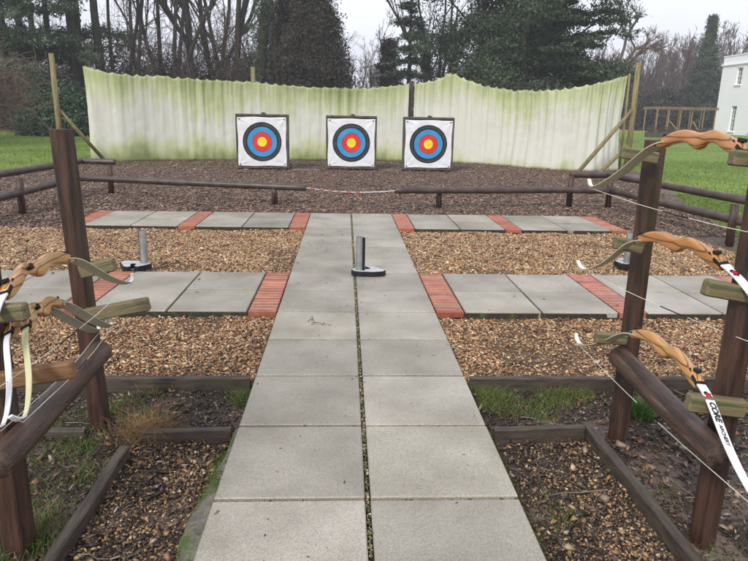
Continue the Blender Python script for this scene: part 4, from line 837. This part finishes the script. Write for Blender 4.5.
# dark undergrowth mass behind the sheet (uncountable)
def under(name, us, d, h, label, seed, m, m2=None, n=260, leaf=.15, nl=40, jit=5, hv=.4):
    rg = np.random.default_rng(seed); C_ = []
    for i in range(n):
        u = rg.uniform(*us); x, y = ray_pos(u, d+rg.uniform(-jit, jit)); hh = h*(1-hv+hv*2*float(vnoise(u*.05, 0, 1, seed))); C_.append((x, y, rg.uniform(0, 1)**.8*hh))
    V, c = leaf_quads(rg, C_, (.6, .6, .45), nl, leaf); o = fast(name, V, None, c, m, False, None, 'stuff'); tag(o, label, 'undergrowth'); return o
under('undergrowth', (112, 345), 52, 5.0, 'dark brown tangled undergrowth between the trunks behind the left sheet', 151, M_everbrown, n=560, nl=36, hv=.35)
under('undergrowth', (-60, 112), 56, 3.6, 'dark undergrowth beneath the pines on the left', 152, M_everbrown, n=420, nl=44)
def thicket(name, us, d, h, label, seed, n, jit=6, m=M_twig, rmin=.012, size=1.0):
    rg = np.random.default_rng(seed); segs = []
    for i in range(n):
        u = rg.uniform(*us); x, y = ray_pos(u, d+rg.uniform(-jit, jit)); p = np.array([x, y, 0]); dr = norm(np.array([rg.normal(0, .25), rg.normal(0, .25), 1])); L_ = h*rg.uniform(.5, 1.2)
        for j in range(5):
            q = p+dr*L_/5; segs.append((p, q, .05*(1-j/5)*size+.012, .05*(1-(j+1)/5)*size+.01)); dr = norm(dr+rg.normal(0, .14, 3)); p = q
            for _ in range(5):
                a_ = norm(dr+rg.normal(0, .55, 3)); e = p+a_*L_*.17; segs.append((p, e, .016, .01))
                for __ in range(3): b_ = norm(a_+rg.normal(0, .5, 3)); segs.append((e, e+b_*L_*.13, .01, .006))
    V, F = seg_mesh(segs, 3, rmin); o = fast(name, V, None, None, m, False, None, 'stuff', F); tag(o, label, 'thicket'); return o
thicket('thicket', (112, 340), 49, 6.5, 'tangle of fine bare stems filling in behind the left sheet', 153, 90)
thicket('thicket', (110, 330), 62, 7, 'hazy screen of bare saplings far behind the left sheet', 154, 60, size=1.1)
thicket('thicket', (-50, 110), 62, 7, 'bare saplings standing behind the dark pines', 155, 90, size=1.4)
# dark cypress (x 270-345)
def cone_tree(name, u, d, h, r, label, seed, m, n=520, nl=46, leaf=.13, prof=None, tip=.35, z0=.3, low=0.25, sp=.3, group=None, pw=.8):
    rg = np.random.default_rng(seed); root = place_tree(name, u, d, label, group=group)
    t = rg.random(n)**1.15; z = z0+(h-z0)*t; rad = r*(1-t)**pw*(.86+.3*vnoise(t*9, rg.random(n)*0+rg.random(n)*3, 1, seed)); th = rg.uniform(0, 6.283, n); k = rg.uniform(.55, 1.03, n)
    C_ = np.c_[np.cos(th)*rad*k, np.sin(th)*rad*k, z]
    V, c = leaf_quads(rg, C_, (sp, sp, sp*.8), nl, leaf); fast('crown', V, None, c, m, False, root)
    V, F = seg_mesh([(np.array([0, 0, h*i/6.]), np.array([0, 0, h*(i+1)/6.]), .28*(1-i/6.3), .28*(1-(i+1)/6.3)) for i in range(6)], 8); fast('trunk', V, None, None, M_bark_tree, True, root, None, F); return root
cone_tree('cypress_tree', 314, 44, 13.5, 2.7, 'broad brown black conical cypress left of the gap in the woods', 161, M_everbrown, n=1000)
cone_tree('cypress_tree', 290, 47, 9, 2.2, 'lower dark conifer merging into the left flank of the big cypress', 162, M_everbrown, n=420)
# gap: small distant trees
TW = dict(levels=4, nb=(10, 6, 4), crook=.08, spread=.5, up=.3, start=.2)
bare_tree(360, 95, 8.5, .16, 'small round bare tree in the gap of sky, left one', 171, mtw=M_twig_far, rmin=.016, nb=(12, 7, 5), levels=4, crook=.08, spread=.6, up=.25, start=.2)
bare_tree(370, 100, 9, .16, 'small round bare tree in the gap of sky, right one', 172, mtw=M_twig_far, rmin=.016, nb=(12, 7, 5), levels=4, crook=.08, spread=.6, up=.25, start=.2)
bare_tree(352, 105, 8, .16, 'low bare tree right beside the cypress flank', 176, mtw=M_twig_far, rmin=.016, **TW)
bare_tree(378, 60, 8.4, .09, 'thin birch sapling rising alone into the sky gap', 173, **TW)
bare_tree(372, 70, 5.8, .10, 'low leaning bare tree in the sky gap', 174, **TW)
bush('evergreen_bush', ray_pos(356, 60), 2.0, 1.4, 2.3, 'mid green bush showing just over the sheet below the sky gap', 175, n=160)
# layered spruce
def layered(name, u, d, h, r, label, seed, m, m2=None, tiers=16, droop=.3, z0=1.5, nl=40, leaf=.15, skew=0, narrow=1.0, dens=5, thin=.09, az=None, rfun=None, rt=.25):
    rg = np.random.default_rng(seed); root = place_tree(name, u, d, label); segs = []; C1 = []
    for i in range(8): segs.append((np.array([0, 0, h*i/8]), np.array([0, 0, h*(i+1)/8]), rt*(1-i/8.5), rt*(1-(i+1)/8.5)))
    for t in range(tiers):
        z = z0+(h-z0)*(t/tiers); L0 = (rfun(z) if rfun else r*(1-t/tiers)**narrow)
        for b in range(6):
            a = rg.uniform(0, 6.283) if az is None else rg.uniform(*az); L_ = L0*rg.uniform(.55, 1.15); p = np.array([0, 0, z+rg.uniform(-.25, .25)]); k = 6
            for i in range(k):
                q = p+np.array([math.cos(a), math.sin(a), .12-droop*i/k])*L_/k; segs.append((p, q, .05*(1-i/k)+.01, .05*(1-(i+1)/k)+.01)); p = q
                for _ in range(dens): C1.append(q+rg.normal(0, 1, 3)*np.array([.16, .16, .03])*L_*(.6+.5*i/k))
    V, F = seg_mesh(segs, 6); fast('trunk', V, None, None, M_bark_tree, True, root, None, F)
    V, c = leaf_quads(rg, C1, (.24, .24, thin), nl, leaf, flat=1.2); fast('crown', V, None, c, m, False, root); return root
layered('spruce_tree', 408, 48, 11.5, 2.3, 'ragged dark spruce with drooping tiers right of the sky gap', 181, M_ever, tiers=11, droop=.6, nl=9, dens=2, narrow=.8)
layered('spruce_tree', 388, 52, 7.2, 1.7, 'shorter browning conifer tucked in left of the ragged spruce', 182, M_everbrown, tiers=10, droop=.5, nl=12, dens=3)
bare_tree(424, 50, 12, .15, 'thin ivy flecked tree between the spruce and the big evergreen', 183, ivy=8, levels=4, nb=(9, 5, 4), crook=.09, spread=.5, up=.3)
bare_tree(438, 47, 14, .16, 'slim tree with sparse leaves leaning by the big evergreen', 184, fork=.2, levels=4, nb=(9, 5, 4), crook=.09, spread=.5, up=.3)
def big_evergreen(u, d, h, rx, label, seed, m=M_ever, n=520, z0=1.0, ry=None, nl=46, leaf=.14, cs=.42, group='great evergreens behind the right sheet'):
    rg = np.random.default_rng(seed); root = place_tree('evergreen_tree', u, d, label, group=group); C_ = []
    t0 = [(np.array([0, 0, h*i/8]), np.array([rg.normal(0, .1), 0, h*(i+1)/8]), .4*(1-i/9), .4*(1-(i+1)/9)) for i in range(8)]; segs = list(t0)
    lobes = [(rg.normal(0, rx*.5), rg.normal(0, rx*.5), z0+(h-z0)*rg.random(), rx*rg.uniform(.28, .48)) for _ in range(30)]
    for lx, ly, lz, lr in lobes:
        segs.append((np.array([0, 0, max(.5, lz*.7)]), np.array([lx, ly, lz]), .09, .03))
        for _ in range(n//30):
            v = norm(rg.normal(0, 1, 3)); C_.append(np.array([lx, ly, lz])+v*lr*rg.uniform(.6, 1.05)*np.array([1, 1, .7]))
    V, F = seg_mesh(segs, 7); fast('trunk', V, None, None, M_bark_tree, True, root, None, F)
    V, c = leaf_quads(rg, C_, (cs, cs, cs*.6), nl, leaf); fast('crown', V, None, c, m, False, root); return root
big_evergreen(478, 44, 12.5, 3.0, 'great dark evergreen, the left of the group above the right sheet', 191, n=560)
big_evergreen(520, 43, 13, 3.3, 'great dark evergreen in the middle above the right sheet', 192, n=760)
big_evergreen(548, 45, 12, 2.6, 'great dark evergreen, the right of the group behind the cedar tiers', 193, n=420)
big_evergreen(452, 49, 9, 1.8, 'smaller dark evergreen left of the great ones', 194, n=110, nl=24)
layered('cedar_tree', 556, 44, 11.5, 3.6, 'dark cedar spreading flat ragged tiers out to the right into the sky', 195, M_ever, tiers=13, droop=.25, nl=26, dens=4, thin=.07, rfun=lambda z: 3.9*(1-abs(z-5.5)/11.0), rt=.3)
# gnarled pollard and right wood
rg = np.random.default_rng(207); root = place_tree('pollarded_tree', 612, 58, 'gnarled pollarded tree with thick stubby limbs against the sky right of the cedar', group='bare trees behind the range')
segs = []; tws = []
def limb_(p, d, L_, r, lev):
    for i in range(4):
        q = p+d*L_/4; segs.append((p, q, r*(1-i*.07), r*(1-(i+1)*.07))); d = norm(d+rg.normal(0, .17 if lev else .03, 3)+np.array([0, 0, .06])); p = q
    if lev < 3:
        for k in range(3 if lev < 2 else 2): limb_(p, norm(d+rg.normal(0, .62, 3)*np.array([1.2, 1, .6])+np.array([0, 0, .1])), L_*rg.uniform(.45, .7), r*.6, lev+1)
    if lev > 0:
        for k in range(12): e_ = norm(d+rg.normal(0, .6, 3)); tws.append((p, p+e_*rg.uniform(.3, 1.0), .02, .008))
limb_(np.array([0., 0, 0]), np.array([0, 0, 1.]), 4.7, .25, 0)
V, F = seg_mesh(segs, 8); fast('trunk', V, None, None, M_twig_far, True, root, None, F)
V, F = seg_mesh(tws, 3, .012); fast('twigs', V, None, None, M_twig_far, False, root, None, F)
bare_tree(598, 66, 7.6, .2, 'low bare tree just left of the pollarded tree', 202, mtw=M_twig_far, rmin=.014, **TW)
cone_tree('conifer_tree', 700, 92, 13.4, 2.7, 'tall narrow dark green conifer standing alone before the brown wood', 211, M_ever, n=520, nl=34, leaf=.2, sp=.22, pw=1.05)
def wood(name, us, d0, d1, h0, h1, n, seed, label, m=M_twig_far):
    rg = np.random.default_rng(seed); Vs = []; Fs = []; off = 0; protos = []
    for k in range(6):
        t, w = branch_segments(rg, 14, .2, levels=4, nb=(15, 7, 5), crook=.07, spread=.5, up=.3, start=.12, lenf=.36); A_ = seg_mesh(t, 5, .03); B_ = seg_mesh(w, 3, .02); protos.append((A_, B_))
    for i in range(n):
        u = us[0]+(us[1]-us[0])*(i+rg.uniform(.1, .9))/n; d = rg.uniform(d0, d1); x, y = ray_pos(u, d); hh = h0+(h1-h0)*((u-us[0])/(us[1]-us[0])); sc_ = hh/14*rg.uniform(.82, 1.12)*(1+.004*(d-d0)); a = rg.uniform(0, 6.283); c_, s_ = math.cos(a), math.sin(a)
        for V, F in protos[rg.integers(6)]:
            W_ = V*np.array([sc_*1.1, sc_*1.1, sc_]); W_ = np.c_[W_[:, 0]*c_-W_[:, 1]*s_+x, W_[:, 0]*s_+W_[:, 1]*c_+y, W_[:, 2]]; Vs.append(W_); Fs.append(F+off); off += len(V)
    o = fast(name, np.concatenate(Vs), None, None, m, False, None, 'stuff', np.concatenate(Fs)); tag(o, label, 'wood'); return o
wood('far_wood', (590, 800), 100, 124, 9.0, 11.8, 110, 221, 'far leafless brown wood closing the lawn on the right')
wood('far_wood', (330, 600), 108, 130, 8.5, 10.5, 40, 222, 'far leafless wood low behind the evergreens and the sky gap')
under('far_undergrowth', (590, 820), 98, 4.5, 'dark hazy undergrowth along the foot of the far wood', 223, M_everbrown, n=420, leaf=.28, nl=40)
bush('yew_hedge_bush', ray_pos(672, 92), 4.6, 2.5, 4.6, 'broad dark bush at the foot of the wood behind the pergola', 224, m=M_everbrown, n=300, leaf=.25, sp=.4)

# ------------------------------------------------------------------ white house
hx, hy = 40.75, 68.6
house = empty('white_house', (hx, hy, -.1), 'tall white rendered house with a parapet at the right edge', 'house', rz=R(-90))
M_roof = mat('roof_lead', (.18, .19, .2), (.25, .26, .28), 1, .7)
HW, HD, HH = 14, 12, 8.05
wins = [(2.75+3.6*k, z, 1.0, h) for k in range(3) for z, h in ((.35, 2.6), (5.1, 1.7))]
def wall_with_holes(w, h, holes, th):
    xs = sorted({0, w}|{a for x, z, ww, hh in holes for a in (x, x+ww)}); zs = sorted({0, h}|{a for x, z, ww, hh in holes for a in (z, z+hh)})
    mb = MB()
    for x0, x1 in zip(xs, xs[1:]):
        for z0, z1 in zip(zs, zs[1:]):
            cx, cz = (x0+x1)/2, (z0+z1)/2
            if any(x < cx < x+ww and z < cz < z+hh for x, z, ww, hh in holes): continue
            mb.box((cx, th/2, cz), (x1-x0, th, z1-z0))
    return mb
wall_with_holes(HW, HH, wins, .3).build('wall', M_house, house)
m_ = MB(); m_.box((-.001+.15, .3+HD/2, HH/2), (.3, HD, HH)); m_.box((HW-.15, .3+HD/2, HH/2), (.3, HD, HH)); m_.box((HW/2, .3+HD-.15, HH/2), (HW-.6, .3, HH)); m_.build('wall', M_house, house)
MB().box((HW/2, HD/2+.3, HH-.5), (HW-.7, HD-.4, .2)).build('roof', M_roof, house)
MB().box((HW/2, -.06, HH-.85), (HW+.2, .16, .14)).build('cornice', M_house, house)
MB().box((HW/2, .15, HH+.05), (HW+.12, .42, .1)).build('coping', M_house, house)
for x, z, ww, hh in wins:
    f = MB(); t = .06
    for a in (t/2, ww-t/2): f.box((x+a, .17, z+hh/2), (t, .08, hh))
    for b in (t/2, hh-t/2, hh/2): f.box((x+ww/2, .17, z+b), (ww-2*t-.004, .075, t))
    for k in (1, 2): f.box((x+ww*k/3, .17, z+hh/2), (.03, .05, hh-.1))
    for k in range(1, int(hh/.4)): f.box((x+ww/2, .171, z+hh*k/int(hh/.4)), (ww-.1, .045, .03))
    w_ = f.build('window', M_house, house); MB().box((x+ww/2, .21, z+hh/2), (ww-.01, .012, hh-.01)).build('pane', M_glass, w_); MB().box((x+ww/2, -.04, z-.05), (ww+.2, .16, .09)).build('sill', M_house, w_)

# pergola
px, py = ray_pos(658, 70); qx, qy = ray_pos(716, 73)
pg = empty('pergola', (px, py, -.1), 'brown timber pergola standing on the lawn before the wood', 'pergola', rz=math.atan2(qy-py, qx-px)); PL = math.hypot(qx-px, qy-py)
for k in range(6):
    for yy in (0, 2.4): MB().box((PL*k/5, yy, 1.2), (.10, .10, 2.4), ch=.01).build('post', M_pergola, pg)
b = MB()
for yy in (0, 2.4): b.box((PL/2, yy, 2.47), (PL+.6, .06, .12))
b.build('beam', M_pergola, pg)
b = MB()
for k in range(22): b.box((PL*k/21, 1.2, 2.6), (.06, 3.2, .12))
b.build('rafters', M_pergola, pg)
for k in (1.0, 3.0): MB().tube([(PL*k/5+.1, -.1, 1.3), (PL*k/6+1.1, -1.1, .05)], .07, 6).build('brace', M_pergola, pg)
# flower bed
x, y = ray_pos(682, 60)
bd = MB()
for yy in (-.8, .8): bd.box((0, yy, .2), (5.2, .1, .4), ch=.01)
for xx in (-2.55, 2.55): bd.box((xx, 0, .2), (.1, 1.5, .4), ch=.01)
bd.box((0, 0, .17), (5, 1.5, .3))
e = empty('flower_bed', (x, y, -.1), 'raised flower bed with straggly brown plants before the pergola', 'flower bed', rz=-.4); bd.build('edging', M_board, e)
rg = np.random.default_rng(230); C_ = np.c_[rg.uniform(-2.4, 2.4, 70), rg.uniform(-.6, .6, 70), rg.uniform(.35, .75, 70)]; V, c = leaf_quads(rg, C_, .12, 26, .07, col=(2.2, 2, 1.6)); fast('plants', V, None, c, M_everbrown, False, e)
# leaf litter strips at wood edges
for nm, pts in (('leaf_litter_strip', [ray_pos(-150, 46), ray_pos(90, 48), ray_pos(90, 90), ray_pos(-150, 90)]),): poly_sheet(nm, jag(pts, .4, 12), -.077, M_litter)
poly_sheet('wood_floor', jag([ray_pos(90, 42), ray_pos(420, 42), ray_pos(600, 60), ray_pos(600, 150), ray_pos(90, 150)], .5, 12), -.073, M_litter)
poly_sheet('far_wood_floor', jag([ray_pos(585, 96), ray_pos(900, 96), ray_pos(900, 180), ray_pos(585, 180)], .5, 12), -.077, M_litter)

# ------------------------------------------------------------------ haze (damp winter air)
hz = MB().box((0, 175, 14), (620, 410, 31)).build('haze', M_chip, kind='stuff')
mh = bpy.data.materials.new('haze_air'); mh.use_nodes = True; mh.node_tree.nodes.clear()
vo = mh.node_tree.nodes.new('ShaderNodeVolumePrincipled'); vo.inputs['Color'].default_value = (0.92, 0.94, 1, 1); vo.inputs['Density'].default_value = 0.0015; vo.inputs['Anisotropy'].default_value = 0.2
oo = mh.node_tree.nodes.new('ShaderNodeOutputMaterial'); mh.node_tree.links.new(vo.outputs[0], oo.inputs['Volume'])
hz.data.materials.clear(); hz.data.materials.append(mh); tag(hz, 'thin pale damp air over the lawns and woods', 'haze')
